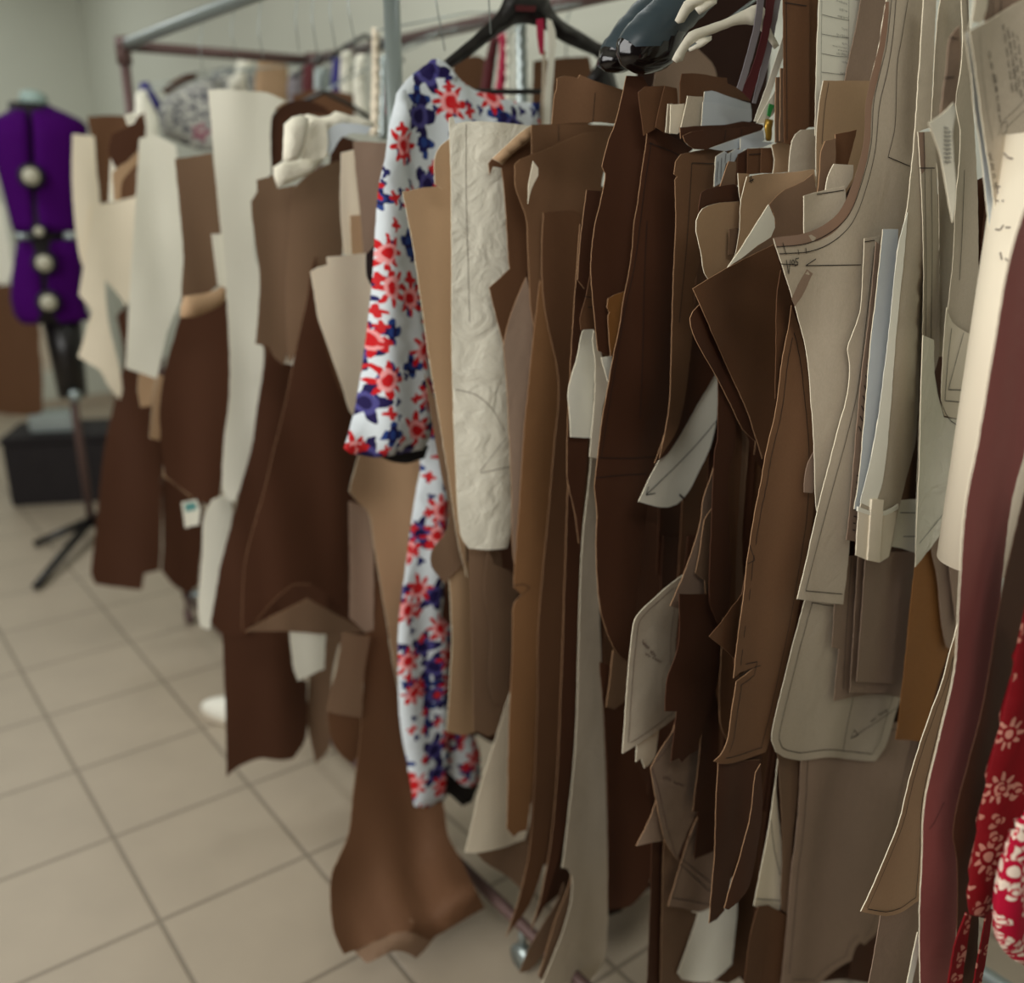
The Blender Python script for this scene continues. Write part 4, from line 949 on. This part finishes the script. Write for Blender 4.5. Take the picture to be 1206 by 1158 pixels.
# ---- depth order: every later sheet hangs behind the one before it along the rack
i0 = next(i for i, d in enumerate(SH) if d['label'].startswith('brown kraft pattern end hanging lowest'))
i1 = next(i for i, d in enumerate(SH) if d['label'].startswith('crumpled pale scrap'))
ig = next(i for i, d in enumerate(SH) if d['label'].startswith('long dark kraft panel with curved bottom'))
blk = SH[i0:i1]; del SH[i0:i1]; SH[ig:ig] = blk
def cdef(u): return -0.08 - 0.22 * max(0.0, min(1.0, (620 - u) / 340.0))

SV = {}
OVR = {'cream_roll': [(1175,150),(1212,145),(1212,600),(1130,645),(1135,560),(1150,380),(1165,230)],
       'blouse': [(467,111),(514,70),(636,120),(637,190),(560,240),(530,400),(525,560),(534,739),(528,870),(566,900),(560,950),(480,962),(466,900),(470,731),(495,560),(500,540),(405,528),(430,400)]}
NEXTRA = len(SH)
# filler sheets added deeper inside the rack: they keep the gaps dark
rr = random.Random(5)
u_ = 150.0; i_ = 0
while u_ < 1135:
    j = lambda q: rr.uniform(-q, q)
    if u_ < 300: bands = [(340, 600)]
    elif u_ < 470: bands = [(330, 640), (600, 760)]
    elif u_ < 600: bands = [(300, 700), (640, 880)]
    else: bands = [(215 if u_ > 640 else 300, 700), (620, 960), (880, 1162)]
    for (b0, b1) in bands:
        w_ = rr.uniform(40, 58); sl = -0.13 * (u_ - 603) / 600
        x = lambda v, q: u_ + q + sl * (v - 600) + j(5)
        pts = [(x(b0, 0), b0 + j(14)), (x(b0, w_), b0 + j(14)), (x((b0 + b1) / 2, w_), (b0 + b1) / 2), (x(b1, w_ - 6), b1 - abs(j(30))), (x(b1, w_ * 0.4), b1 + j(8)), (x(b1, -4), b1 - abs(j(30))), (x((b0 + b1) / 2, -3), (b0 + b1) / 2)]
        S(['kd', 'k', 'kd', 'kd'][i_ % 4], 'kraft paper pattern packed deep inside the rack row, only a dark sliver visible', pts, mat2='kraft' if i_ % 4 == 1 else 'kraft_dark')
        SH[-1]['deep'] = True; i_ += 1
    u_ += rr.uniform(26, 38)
def samp(pts): return smooth(pts, 9.0)
for d in SH:
    if d['m'] in OVR: d['pts'] = OVR[d['m']]
    d['ol'] = samp(d['pts'])
    d['bb'] = (min(p.x for p in d['ol']) - 4, max(p.x for p in d['ol']) + 4, min(p.y for p in d['ol']) - 4, max(p.y for p in d['ol']) + 4)
def overlap(a, b):
    A_, B_ = a['bb'], b['bb']
    if A_[1] < B_[0] or B_[1] < A_[0] or A_[3] < B_[2] or B_[3] < A_[2]: return False
    return any(inside(p, b['ol']) for p in a['ol']) or any(inside(p, a['ol']) for p in b['ol'])
def extent(d):      # room a thing needs in front of and behind its plane
    if d['m'] == 'cream_roll': return 0.012, 0.10
    if d['m'] == 'blouse': return 0.03, 0.11
    q = d['kw'].get('puff', 0); return q * 0.8, q * 0.8
done = []
for d in SH:
    if d['m'] == 'cream_lining': continue
    kw = d['kw']; u = min(p[0] for p in d['pts'])
    s = s_auto(d['pts'], kw.get('c', cdef(u)))
    if d.get('deep'): s = s_auto(d['pts'], 0.12)
    g = kw.get('gap', 0.007)
    for e in done:
        if d.get('deep') and e.get('deep'): continue
        if overlap(e, d): s = max(s, e['s'] + extent(e)[1] + g + extent(d)[0])
    if kw.get('curlf'):
        s = SV['floor'] if 'floor' in SV else s_auto(d['pts'], kw['c']); SV['floor'] = s + 0.003
    if d.get('deep'): s += rr.uniform(0.004, 0.05)
    d['s'] = s
    if d['m'] == 'cream_roll': SV['roll'] = s
    if d['m'] == 'blouse': SV['blouse'] = s
    if not kw.get('curlf'): done.append(d)
def lateral(d):
    return max((onplane(p[0], p[1], d['s'])[1] for p in d['pts']))
SH = [d for d in SH if not d.get('deep') or (lateral(d) < 0.80 and d['s'] < 1.8)]
# nothing reaches through the floor: hems stop a little above it
def v_floor(u, s, zmin=0.05):
    lo, hi = 300.0, 1300.0
    if onplane(u, hi, s)[2] > zmin: return None
    for _ in range(24):
        m_ = (lo + hi) / 2
        if onplane(u, m_, s)[2] > zmin: lo = m_
        else: hi = m_
    return lo
for d in SH:
    if d['m'] in ('cream_roll', 'blouse', 'cream_lining') or d['kw'].get('curlf'): continue
    q = []
    for (u, v) in d['pts']:
        f = v_floor(u, d['s'], (0.012 if d.get('deep') else 0.05 + 0.03 * ((int(u) * 7) % 5) / 5)) if v > 500 else None
        q.append((u, min(v, f)) if f else (u, v))
    if d.get('deep') and (max(p[1] for p in q) - min(p[1] for p in q)) < 60: d['drop'] = True
    d['pts'] = q
SH = [d for d in SH if not d.get('drop')]
import sys
for d in SH:
    if d['m'] in ('cream_roll', 'blouse', 'cream_lining'): continue
    kw = d['kw']; m = d['m']
    front = kw.get('mat2') or PAPER.get(m, m)
    pale = front in ('greige', 'white', 'cream', 'tissue', 'blue_white', 'tan', 'mauve')
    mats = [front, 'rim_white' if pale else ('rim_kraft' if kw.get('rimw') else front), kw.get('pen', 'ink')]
    extra = {}
    if kw.get('curlf'): extra['curl'] = kw['curlf']
    bm = sheet_bm(d['pts'], d['s'], puff=kw.get('puff', 0), folds=kw.get('folds'), lines=kw.get('lines', ()), marks=kw.get('marks', ()),
                  seam=kw.get('seam', 0), rim=kw.get('rim', True), k=kw.get('k', 1.0), lw=kw.get('lw', 0.0010), thick=0.0009 if m in PAPER else 0.0015, **extra)
    o = link(d['name'], bm, mats); tag(o, d['label'], d['cat'], 'filler sheets added deep inside the rack to keep gaps dark' if d.get('deep') else None)
    d['obj'] = o
    zmin = min(v.co.z for v in o.data.vertices) + o.location.z
    u, v = min(d['pts'], key=lambda q: q[0]); p, w, z = onplane(u, v, d['s'])
    print('SHEET s=%.3f c=%.3f zmin=%.2f %s' % (d['s'], w, zmin, d['label'][:50]))
def find(lbl): return next(d for d in SH if d['label'].startswith(lbl))
def child_sheet(parent, name, pts, s, mats, off=0.002, **kw):
    return link(name, sheet_bm(pts, s, off=off, **kw), mats, parent)
d = find('large grey card bodice')
child_sheet(d['obj'], 'brown_tape', [(1043,2),(1040,23),(1035,54),(1027,87),(1020,120),(1017,168),(1007,207),(992,244),(975,262),(947,275),(911,280),(915,291),(950,287),(979,276),(1001,250),(1015,212),(1024,172),(1027,124),(1035,88),(1042,55),(1046,23),(1047,2)], d['s'], ['tape_brown', 'tape_brown', 'ink'], off=0.0004, thick=0.0001)
child_sheet(d['obj'], 'clear_tape', [(950,317),(957,322),(944,350),(936,361),(932,352),(940,335)], d['s'], ['taupe', 'taupe', 'ink'], off=0.0004, thick=0.0001)
d = find('cream canvas trouser leg')
child_sheet(d['obj'], 'fabric_tab', [(1027,588),(1041,589),(1036,662),(1022,660)], d['s'], ['cream', 'cream', 'ink'], off=0.004, thick=0.003, folds=(0.004, 45, 0.5))
child_sheet(d['obj'], 'hem_band', [(1011,597),(1028,603),(1044,602),(1058,594),(1058,599),(1044,607),(1028,608),(1010,602)], d['s'], ['white', 'white', 'ink'], off=0.003, thick=0.002, folds=(0.004, 45, 0.5))
child_sheet(d['obj'], 'front_facing', [(1069,250),(1058,290),(1046,400),(1030,520),(1013,592),(1030,600),(1041,560),(1049,480),(1055,400),(1061,340),(1066,290)], d['s'], ['white', 'white', 'ink'], off=0.0012, thick=0.0006, folds=(0.004, 45, 0.5))
child_sheet(d['obj'], 'trouser_hem', [(1011,603),(1030,606),(1056,602),(1052,630),(1047,655),(1036,663),(1022,660),(1008,654)], d['s'], ['cream', 'cream', 'ink'], off=0.002, thick=0.001, folds=(0.004, 45, 0.5))
d = find('grey pattern with brown tape')
child_sheet(d['obj'], 'brown_tape', [(1082,156),(1089,156),(1090,200),(1086,205),(1084,190)], d['s'], ['tape_brown', 'tape_brown', 'ink'], off=0.0004, thick=0.0001)

d = find('small white and teal printed pouch')
child_sheet(d['obj'], 'teal_print', [(217,594),(230,591),(232,600),(219,603)], d['s'], ['teal', 'teal', 'ink'], off=0.001, thick=0.0003)
# big cream paper roll, a real cylinder standing in the row
s_ = SV['roll']; pe, _, _ = onplane(1163, 250, s_, k=0)
rad = 0.045; dirr = ray(1163, 250); sd = Vector((dirr.y, -dirr.x, 0)).normalized(); cc = Vector((pe.x, pe.y, 0)) + sd * rad
zt = onplane(1176, 152, s_, k=0)[2]; zb = onplane(1135, 640, s_, k=0)[2]
roll = empty('paper_roll', cc + Vector((0, 0, zb)), 'thick cream paper roll with smudged marks standing at the right edge', 'paper roll')
bm = bmesh.new(); seg = 48
prof = [(rad, zb), (rad, (zb + zt) / 2), (rad, zt), (rad - 0.0012, zt), (rad - 0.0012, zb)]
rings = [[bm.verts.new((cc.x + r * math.cos(2 * math.pi * i / seg), cc.y + r * math.sin(2 * math.pi * i / seg), z + (0.006 * math.cos(2 * math.pi * i / seg) if z == zt else 0))) for i in range(seg)] for r, z in prof]
for a, b2 in zip(rings, rings[1:] + rings[:1]):
    for i in range(seg): bm.faces.new([a[i], a[(i + 1) % seg], b2[(i + 1) % seg], b2[i]])
link('rolled_sheet', bm, ['cream'], roll)
def rollmark(us):
    bm = bmesh.new(); pr = None
    for (u, v) in us:
        dd = ray(u, v); ox, oy = -cc.x, -cc.y
        a = dd.x ** 2 + dd.y ** 2; b_ = 2 * (dd.x * ox + dd.y * oy); c_ = ox * ox + oy * oy - (rad + 0.0004) ** 2
        disc = b_ * b_ - 4 * a * c_
        if disc < 0: pr = None; continue
        p = CAMP + dd * ((-b_ - math.sqrt(disc)) / (2 * a))
        if pr is not None:
            e = (p - pr).normalized().cross(dd).normalized() * 0.0008
            bm.faces.new([bm.verts.new(q) for q in (pr + e, p + e, p - e, pr - e)])
        pr = p
    if bm.verts: link('smudged_mark', bm, ['grey_ink'], roll, False)
for us in ([(1182,180),(1188,186),(1193,187)], [(1172,219),(1178,220)], [(1175,220),(1175,228)], [(1173,236),(1176,237)], [(1180,236),(1182,237)], [(1172,270),(1178,271),(1182,265)], [(1184,268),(1190,268)], [(1178,297),(1180,306)], [(1184,304),(1187,308)], [(1191,302),(1195,306)], [(1184,325),(1190,322),(1192,328),(1186,332)], [(1181,340),(1186,344),(1192,341)], [(1183,349),(1190,352)]):
    rollmark(us)

# ------------------------------------------------------------ hangers, garments and straps
def piece(name, pts, s, mats, parent=None, **kw):
    if isinstance(mats, str): mats = [mats, mats, 'ink']
    return link(name, sheet_bm(pts, s, k=kw.pop('k', 0.2), **kw), mats, parent)
sb = SV['blouse']
def ppt(u, v, s): return onplane(u, v, s, k=0)[0]
# floral blouse on the black hanger
bl = empty('floral_blouse', ppt(505, 300, sb), 'white blouse printed with red and navy flowers, long sleeve hanging down from the black hanger', 'blouse')
piece('sleeve', [(467,111),(463,130),(458,150),(454,185),(446,222),(441,290),(437,345),(428,420),(419,475),(412,505),(405,528),(412,534),(424,536),(440,539),(470,535),(498,529),(506,518),(510,500),(512,450),(506,400),(498,350),(492,290),(486,230),(482,180),(484,130),(478,105)], sb, ['blouse_floral'] * 3, bl, k=1.0, puff=0.022, folds=(0.010, 75, 0.3))
piece('bodice', [(467,111),(478,95),(492,83),(505,74),(514,70),(524,73),(530,79),(543,95),(560,106),(585,112),(610,120),(636,121),(637,190),(600,230),(560,240),(520,250),(495,320),(483,300),(474,200),(470,140)], sb + 0.018, ['blouse_floral'] * 3, bl, k=1.0, puff=0.014, folds=(0.005, 60, 1.0))
piece('collar', [(503,75),(508,70),(515,69),(524,73),(531,80),(540,92),(534,98),(524,92),(513,86),(505,82)], sb + 0.008, ['blouse_floral'] * 3, bl, k=1.0, puff=0.004)
piece('front_panel', [(488,480),(495,550),(490,580),(484,620),(478,667),(470,731),(469,796),(471,850),(476,880),(482,915),(488,950),(500,951),(514,951),(524,943),(528,890),(527,840),(528,783),(533,739),(520,726),(524,690),(527,640),(528,560),(520,480)], sb + 0.05, ['blouse_floral'] * 3, bl, k=1.0, puff=0.014, folds=(0.006, 70, 0.7))
piece('back_hem', [(520,860),(540,864),(559,868),(565,885),(566,920),(556,927),(546,926),(534,915),(522,905)], sb + 0.075, ['blouse_floral'] * 3, bl, k=1.0, puff=0.008)
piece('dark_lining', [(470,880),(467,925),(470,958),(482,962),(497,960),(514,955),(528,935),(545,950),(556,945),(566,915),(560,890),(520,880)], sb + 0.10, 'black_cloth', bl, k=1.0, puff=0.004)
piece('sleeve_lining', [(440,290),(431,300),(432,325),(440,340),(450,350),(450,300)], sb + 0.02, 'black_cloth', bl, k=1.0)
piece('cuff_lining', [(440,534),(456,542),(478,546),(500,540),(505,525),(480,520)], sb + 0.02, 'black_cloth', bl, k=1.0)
# black hanger
sh_ = sb + 0.040
hg = empty('black_hanger', ppt(615, 20, sh_), 'wide black clothes hanger with lower bar holding the floral blouse', 'hanger')
piece('hanger_body', [(596,-14),(590,8),(578,24),(556,44),(532,64),(518,76),(524,84),(545,72),(572,52),(594,36),(606,29),(622,28),(640,34),(664,50),(700,66),(706,72),(694,88),(690,98),(704,104),(730,112),(722,80),(735,62),(712,54),(682,36),(660,22),(650,8),(644,-14),(620,-22)], sh_, 'black_plastic', hg, puff=0.007, sm=True)
piece('trouser_bar', [(560,104),(600,105),(650,104),(650,111),(600,111),(560,111)], sh_, 'black_plastic', hg, puff=0.004)
bm = bmesh.new(); top = R(sh_, 0.0, RZ)
hp = ppt(620, -12, sh_); rc = Vector((hp.x, hp.y, 0)); n0 = (hp - P0).dot(NV)
curve_tube(bm, [hp, hp + Vector((0, 0, 0.02)), R(sh_, n0 * 0.6, RZ - 0.03), R(sh_, 0.024, RZ), R(sh_, 0.0, RZ + 0.022), R(sh_, -0.022, RZ + 0.005)], 0.0022)
link('hook', bm, ['steel'], hg)
piece('hanger_label', [(607,6),(631,7),(630,14),(608,13)], sh_, 'maroon', hg, off=0.0085, thick=0.0003)
def project(p):
    q = p - CAMP; dep = q.y * CT - q.z * ST; up = q.z * CT + q.y * ST
    return (CX + F * q.x / dep, CY - F * up / dep)
# black padded hangers and white plastic hangers to their right
def padded(pad, tip, s, label):
    e = empty('padded_hanger', ppt(pad[0][0], pad[0][1], s), label, 'hanger', None)
    tipp = [Vector(q) for q in tip]
    for nm, mt, keep in (('padded_shoulder', 'black_leather', False), ('end_cap', 'black_gloss', True)):
        bm = sheet_bm(pad, s, k=0.2, puff=0.024, grid=6)
        kill = [f for f in bm.faces if inside(Vector(project(f.calc_center_median())), tipp) != keep]
        bmesh.ops.delete(bm, geom=kill, context='FACES')
        if keep:
            bm.normal_update()
            for v in bm.verts: v.co += v.normal * 0.0006
        link(nm, bm, [mt] * 3, e)
    u, v = pad[0]; bm = bmesh.new(); a = ppt(u, v, s)
    curve_tube(bm, [a, Vector((a.x, a.y, RZ - 0.05)), R(s, 0.024, RZ), R(s, 0, RZ + 0.022), R(s, -0.022, RZ + 0.004)], 0.002)
    link('hook', bm, ['steel'], e)
s1 = find('tall brown kraft strip reaching past')['s'] + 0.02
s2 = find('long dark kraft panel with a bent left')['s'] + 0.0
padded([(800,-30),(775,-5),(757,12),(742,28),(732,44),(730,62),(734,76),(748,86),(766,86),(784,80),(794,66),(800,48),(816,30),(836,10),(850,-10),(840,-30)],
       [(726,46),(724,64),(728,84),(742,92),(764,92),(788,88),(800,72),(806,40),(800,34),(790,46),(776,55),(760,56),(744,50),(734,44)], s1 + 0.09, 'black padded shoulder hanger with glossy end, the nearer one of the pair')
padded([(790,-30),(762,-10),(745,8),(728,28),(716,46),(709,64),(707,76),(714,84),(726,86),(742,82),(760,60),(790,20)],
       [(704,56),(700,72),(702,90),(716,94),(730,94),(748,90),(760,76),(744,70),(728,64),(716,58)], s1 + 0.17, 'black padded shoulder hanger with glossy end, the one partly hidden on the left')
def white_hanger(pts, s, label, hook):
    e = empty('white_hanger', ppt(hook[0], hook[1], s), label, 'hanger')
    for nm, p in pts: piece(nm, p, s, 'hanger_white', e, puff=0.0045)
    a = ppt(hook[0], hook[1], s); bm = bmesh.new()
    curve_tube(bm, [a, Vector((a.x, a.y, RZ - 0.05)), R(s, 0.024, RZ), R(s, 0, RZ + 0.022), R(s, -0.022, RZ + 0.004)], 0.0025)
    link('hook', bm, ['hanger_white'], e)
white_hanger([('hanger_arm', [(896,4),(886,7),(872,14),(850,24),(826,32),(812,38),(803,50),(796,62),(792,70),(797,74),(804,72),(808,62),(813,54),(825,46),(850,36),(870,29),(888,30),(900,40),(912,58),(918,54),(906,30),(902,12)]),
              ('skirt_notch', [(816,49),(826,45),(838,42),(838,47),(828,55),(812,61),(811,57),(822,51)])], s1 + 0.02, 'white plastic hanger with a notch, nearest and lower one', (893, 0))
white_hanger([('hanger_arm', [(870,-24),(840,-14),(820,-6),(806,2),(800,14),(795,24),(799,28),(806,26),(812,16),(822,8),(845,0),(875,-8)]),
              ('skirt_notch', [(818,10),(830,2),(844,-1),(844,4),(832,12),(824,17)])], s1 + 0.05, 'white plastic hanger with a notch, upper one behind the lower', (875, -20))
def strap(label, pts, s, mat, name='hanging_strap', cat='strap', **kw):
    o = piece(name, pts, s, mat, None, **kw); tag(o, label, cat); return o
s3 = s1 + 0.012
strap('light grey strap hanging left of the maroon one by the white hangers', [(894,-20),(888,30),(878,70),(868,103),(874,108),(886,70),(896,30),(902,-20)], s3 + 0.002, 'lavender')
strap('wide maroon strap hanging beside the white hangers', [(906,-20),(897,40),(886,80),(873,107),(884,118),(896,80),(906,40),(916,-20)], s3 + 0.006, 'maroon')
strap('thin lavender grey strap right of the maroon one', [(916,-20),(906,30),(896,80),(886,121),(890,122),(904,80),(914,30),(924,-20)], s3 + 0.010, 'lavender')
strap('narrow white strap slanting down to the white slips', [(924,36),(912,75),(898,115),(888,143),(894,143),(906,115),(916,86),(924,60)], s3 - 0.002, 'hanger_white')
strap('short white strap with a green mark', [(914,106),(906,118),(898,132),(891,145),(900,145),(910,136),(918,122)], s3 - 0.004, 'hanger_white')
strap('green mark strap end by the white straps', [(906,122),(904,136),(907,138),(912,124)], s3 - 0.008, 'green', name='green_clip', cat='clip')
strap('small brass coloured knob below the white straps', [(902,140),(901,152),(903,166),(908,166),(909,152),(910,141)], s3 - 0.008, 'brass', name='brass_knob', cat='knob', puff=0.004)
# straps hanging in front of the black hanger
strap('crimson ribbon loop hanging at the centre of the black hanger', [(632,23),(640,22),(641,40),(640,64),(636,64),(633,44)], sh_ - 0.012, 'crimson', name='ribbon', cat='ribbon')
strap('long white ribbon hanging in front of the black hanger', [(644,22),(646,60),(642,110),(640,150),(648,150),(651,100),(654,60),(654,36),(650,24)], sh_ - 0.015, 'white', name='ribbon', cat='ribbon')
strap('narrow pale ribbon left of the long white ribbon', [(639,60),(638,110),(636,150),(640,150),(642,110),(643,60)], sh_ - 0.010, 'greige', name='ribbon', cat='ribbon')
# garments on the far rail, behind the black hanger and over the left row
def cset(pts, c): return s_auto(pts, c)
def far(name, label, pts, mat, cat, c=0.5, hook=True, puff=0.012, **kw):
    s = cset(pts, c); e = empty(name, ppt(sum(p[0] for p in pts) / len(pts), max(p[1] for p in pts), s), label, cat)
    piece('paper_sheet' if 'pattern' in name else 'cloth', pts, s, mat, e, puff=puff, k=0.6, **kw)
    if hook:
        u = sum(p[0] for p in pts) / len(pts); v = min(p[1] for p in pts) + 4; a = ppt(u, v, s); bm = bmesh.new()
        top = R(s, RD, RZ)
        n = (a - P0).dot(NV)
        if a.z < RZ - 0.02:
            curve_tube(bm, [a, R(s, (n + RD) / 2, (a.z + RZ) / 2 + 0.01), R(s, RD + 0.018, RZ - 0.005), R(s, RD, RZ + 0.018), R(s, RD - 0.018, RZ)], 0.0016, 6)
            link('hook', bm, ['steel'], e)
    return e
far('hanging_garment', 'maroon garment strip behind the black hanger', [(578,44),(588,42),(584,70),(580,104),(572,140),(560,140),(566,104),(572,70)], 'maroon', 'clothes', 0.40)
far('hanging_garment', 'purple and pink striped garment edge behind the black hanger', [(588,40),(600,36),(600,70),(594,104),(590,140),(580,140),(584,104),(588,70)], 'crimson', 'clothes', 0.42)
far('hanging_garment', 'white garment edge next to the purple one behind the black hanger', [(596,38),(602,36),(600,75),(600,140),(594,140),(596,90)], 'white', 'clothes', 0.38)
far('hanging_garment', 'grey garment strip hanging at the middle of the black hanger', [(608,26),(619,26),(621,104),(622,140),(608,140),(609,104)], 'steel', 'clothes', 0.40)
far('kraft_paper_pattern', 'brown kraft pattern far behind the left arm of the black hanger', [(536,68),(565,66),(575,72),(580,104),(582,150),(530,150),(528,110)], 'kraft', 'sewing pattern', 0.46, puff=0.0)
far('kraft_paper_pattern', 'brown kraft pattern far behind the right arm of the black hanger', [(628,72),(660,68),(694,66),(698,90),(696,150),(626,150)], 'kraft', 'sewing pattern', 0.50, puff=0.0)
far('hanging_garment', 'dark brown clothes behind the white plastic hangers', [(758,20),(800,0),(850,-20),(905,-20),(905,90),(885,170),(760,170),(750,90)], 'dark_cloth', 'clothes', 0.22, puff=0.0)
far('kraft_paper_pattern', 'grey violet card behind the padded hanger ends', [(776,60),(820,55),(842,80),(846,130),(765,130)], 'taupe', 'sewing pattern', 0.14, puff=0.0)
far('hanging_garment', 'grey flowered top on a pale hanger at the far end of the rack', [(192,118),(205,108),(225,98),(245,92),(262,96),(266,140),(262,176),(240,178),(210,168),(192,160),(186,140)], 'grey_floral', 'top', 0.10)
far('hanging_garment', 'brown garment shoulder above the grey flowered top', [(190,106),(205,94),(222,86),(234,84),(230,94),(210,104),(196,112)], 'kraft_dark', 'clothes', 0.16)
far('hanging_garment', 'white garment corner with dark trim near the far rack post', [(160,110),(170,104),(178,120),(186,140),(186,180),(164,184),(158,150)], 'white', 'clothes', 0.0)
far('hanging_garment', 'small dark patterned garment above the white corner', [(164,98),(174,96),(184,112),(190,122),(186,134),(174,124),(166,118)], 'navy', 'clothes', 0.10)
far('hanging_garment', 'tan blouse at the far rail corner', [(304,72),(320,70),(338,72),(340,95),(338,130),(302,130),(300,100)], 'tan', 'clothes', 0.45)
far('hanging_garment', 'white bundled cloth left of the tan blouse', [(280,72),(290,60),(299,66),(298,80),(290,88),(292,110),(278,108),(268,112),(270,92),(277,88)], 'white', 'clothes', 0.40)
far('hanging_garment', 'grey patterned cloth below the white bundle', [(250,84),(268,78),(284,86),(300,84),(304,130),(250,130)], 'grey_floral', 'clothes', 0.48)
far('hanging_garment', 'dark red garment strip under the far rail', [(358,76),(370,74),(374,92),(372,125),(358,125),(356,100)], 'maroon', 'clothes', 0.5)
far('hanging_garment', 'grey garment strip right of the dark red one', [(370,80),(388,78),(390,100),(386,125),(370,125)], 'steel', 'clothes', 0.5)
far('hanging_garment', 'navy garment strip left of the ruffled white one', [(392,68),(402,66),(404,90),(402,125),(388,125),(390,90)], 'navy', 'clothes', 0.5)
far('hanging_garment', 'ruffled white garment strip under the far rail', [(402,60),(414,60),(414,90),(416,125),(402,125),(400,100)], 'white', 'clothes', 0.46, folds=(0.006, 160, 0))
far('hanging_garment', 'long white garment strip left of the pale vertical strap', [(420,64),(430,64),(428,90),(434,138),(420,138),(416,100)], 'white', 'clothes', 0.44)
far('hanging_garment', 'lilac and grey garment strips in the shadow of the far rail', [(342,86),(356,82),(356,100),(356,125),(342,128),(338,104)], 'lavender', 'clothes', 0.5)
far('kraft_paper_pattern', 'brown kraft box shaped pattern over the crumpled tissue pile', [(344,112),(372,106),(400,108),(416,112),(418,140),(400,142),(350,138)], 'kraft', 'sewing pattern', 0.3, puff=0.0)
far('hanging_garment', 'pale vertical strap hanging in front of the dark hangers', [(438,32),(446,33),(448,100),(446,160),(436,160),(438,100)], 'cream', 'strap', 0.12)
far('hanging_garment', 'pinkish white garment strip left of the blouse shoulder', [(458,56),(464,56),(466,100),(464,135),(456,135),(456,90)], 'pink_cloth', 'clothes', 0.3)
far('hanging_garment', 'grey garment strip between pale strap and rack post', [(447,66),(458,64),(460,110),(458,165),(446,165)], 'steel', 'clothes', 0.34)
# small dark hangers on the far rail
def wire_hanger(label, u0, u1, v0, v1, c):
    s = cset([(u0, v0)], c); e = empty('dark_hanger', ppt(u0, v0, s), label, 'hanger'); um = (u0 + u1) / 2
    a, b2, tp = ppt(u0, v1, s), ppt(u1, v1, s), ppt(um, v0, s)
    bm = bmesh.new(); curve_tube(bm, [a, a * 0.5 + tp * 0.5 + Vector((0, 0, 0.006)), tp, b2 * 0.5 + tp * 0.5 + Vector((0, 0, 0.006)), b2], 0.006, 8)
    link('hanger_arm', bm, ['black_plastic'], e)
    n = (tp - P0).dot(NV); bm = bmesh.new(); rn = RD if n > 0.25 else 0
    curve_tube(bm, [tp, R(s, (n + rn) / 2, max(tp.z, (tp.z + RZ) / 2)), R(s, rn + 0.018, RZ - 0.005), R(s, rn, RZ + 0.018), R(s, rn - 0.018, RZ)], 0.002, 6)
    link('hook', bm, ['steel'], e)
wire_hanger('dark hanger above the grey strips near the rack post', 385, 475, 42, 72, 0.40)
wire_hanger('dark hanger sloping over the crumpled tissue pile', 318, 445, 108, 146, 0.12)
wire_hanger('dark hanger over the navy and red garment strips', 345, 428, 62, 92, 0.48)
# fine hanging threads from the rails down to the patterns
for i, (u, v, u2, v2) in enumerate([(345,14,352,60), (362,10,374,66), (382,4,396,62), (402,0,420,60), (268,32,278,66), (300,24,310,70), (500,-10,524,60), (570,15,578,40), (232,42,240,90)]):
    s = cset([(u, v)], 0.0); a = ppt(u, v, s); a = R(s, (a - P0).dot(NV), RZ); b2 = ppt(u2, v2, s)
    tag(link('pattern_hook', curve_tube(bmesh.new(), [R(s, 0, RZ + 0.017), R(s, 0.02, RZ), (a + b2) / 2, b2], 0.0011, 6), ['steel']), 'thin steel pattern hook hanging from the top rail', 'hook', 'thin pattern hooks on the top rail')

# patterns of another rack beyond the dress form
for (nm, lb, pts, mt) in (('kraft_paper_pattern', 'brown kraft pattern hanging beyond the dress form at the left edge', [(-20,330),(12,336),(30,350),(44,372),(50,440),(50,486),(30,490),(-20,484)], 'kraft'),
                          ('white_paper_pattern', 'white paper hanging beyond the dress form at the left edge', [(-20,236),(2,240),(10,280),(16,320),(6,336),(-20,334)], 'white'),
                          ('cream_paper_pattern', 'narrow pale paper strip between the dress form and the row', [(47,380),(54,380),(60,436),(54,440),(48,420)], 'greige')):
    s = 3.6; bm = sheet_bm(pts, s, k=1.0); tag(link(nm, bm, [mt, mt, 'ink']), lb, 'sewing pattern')
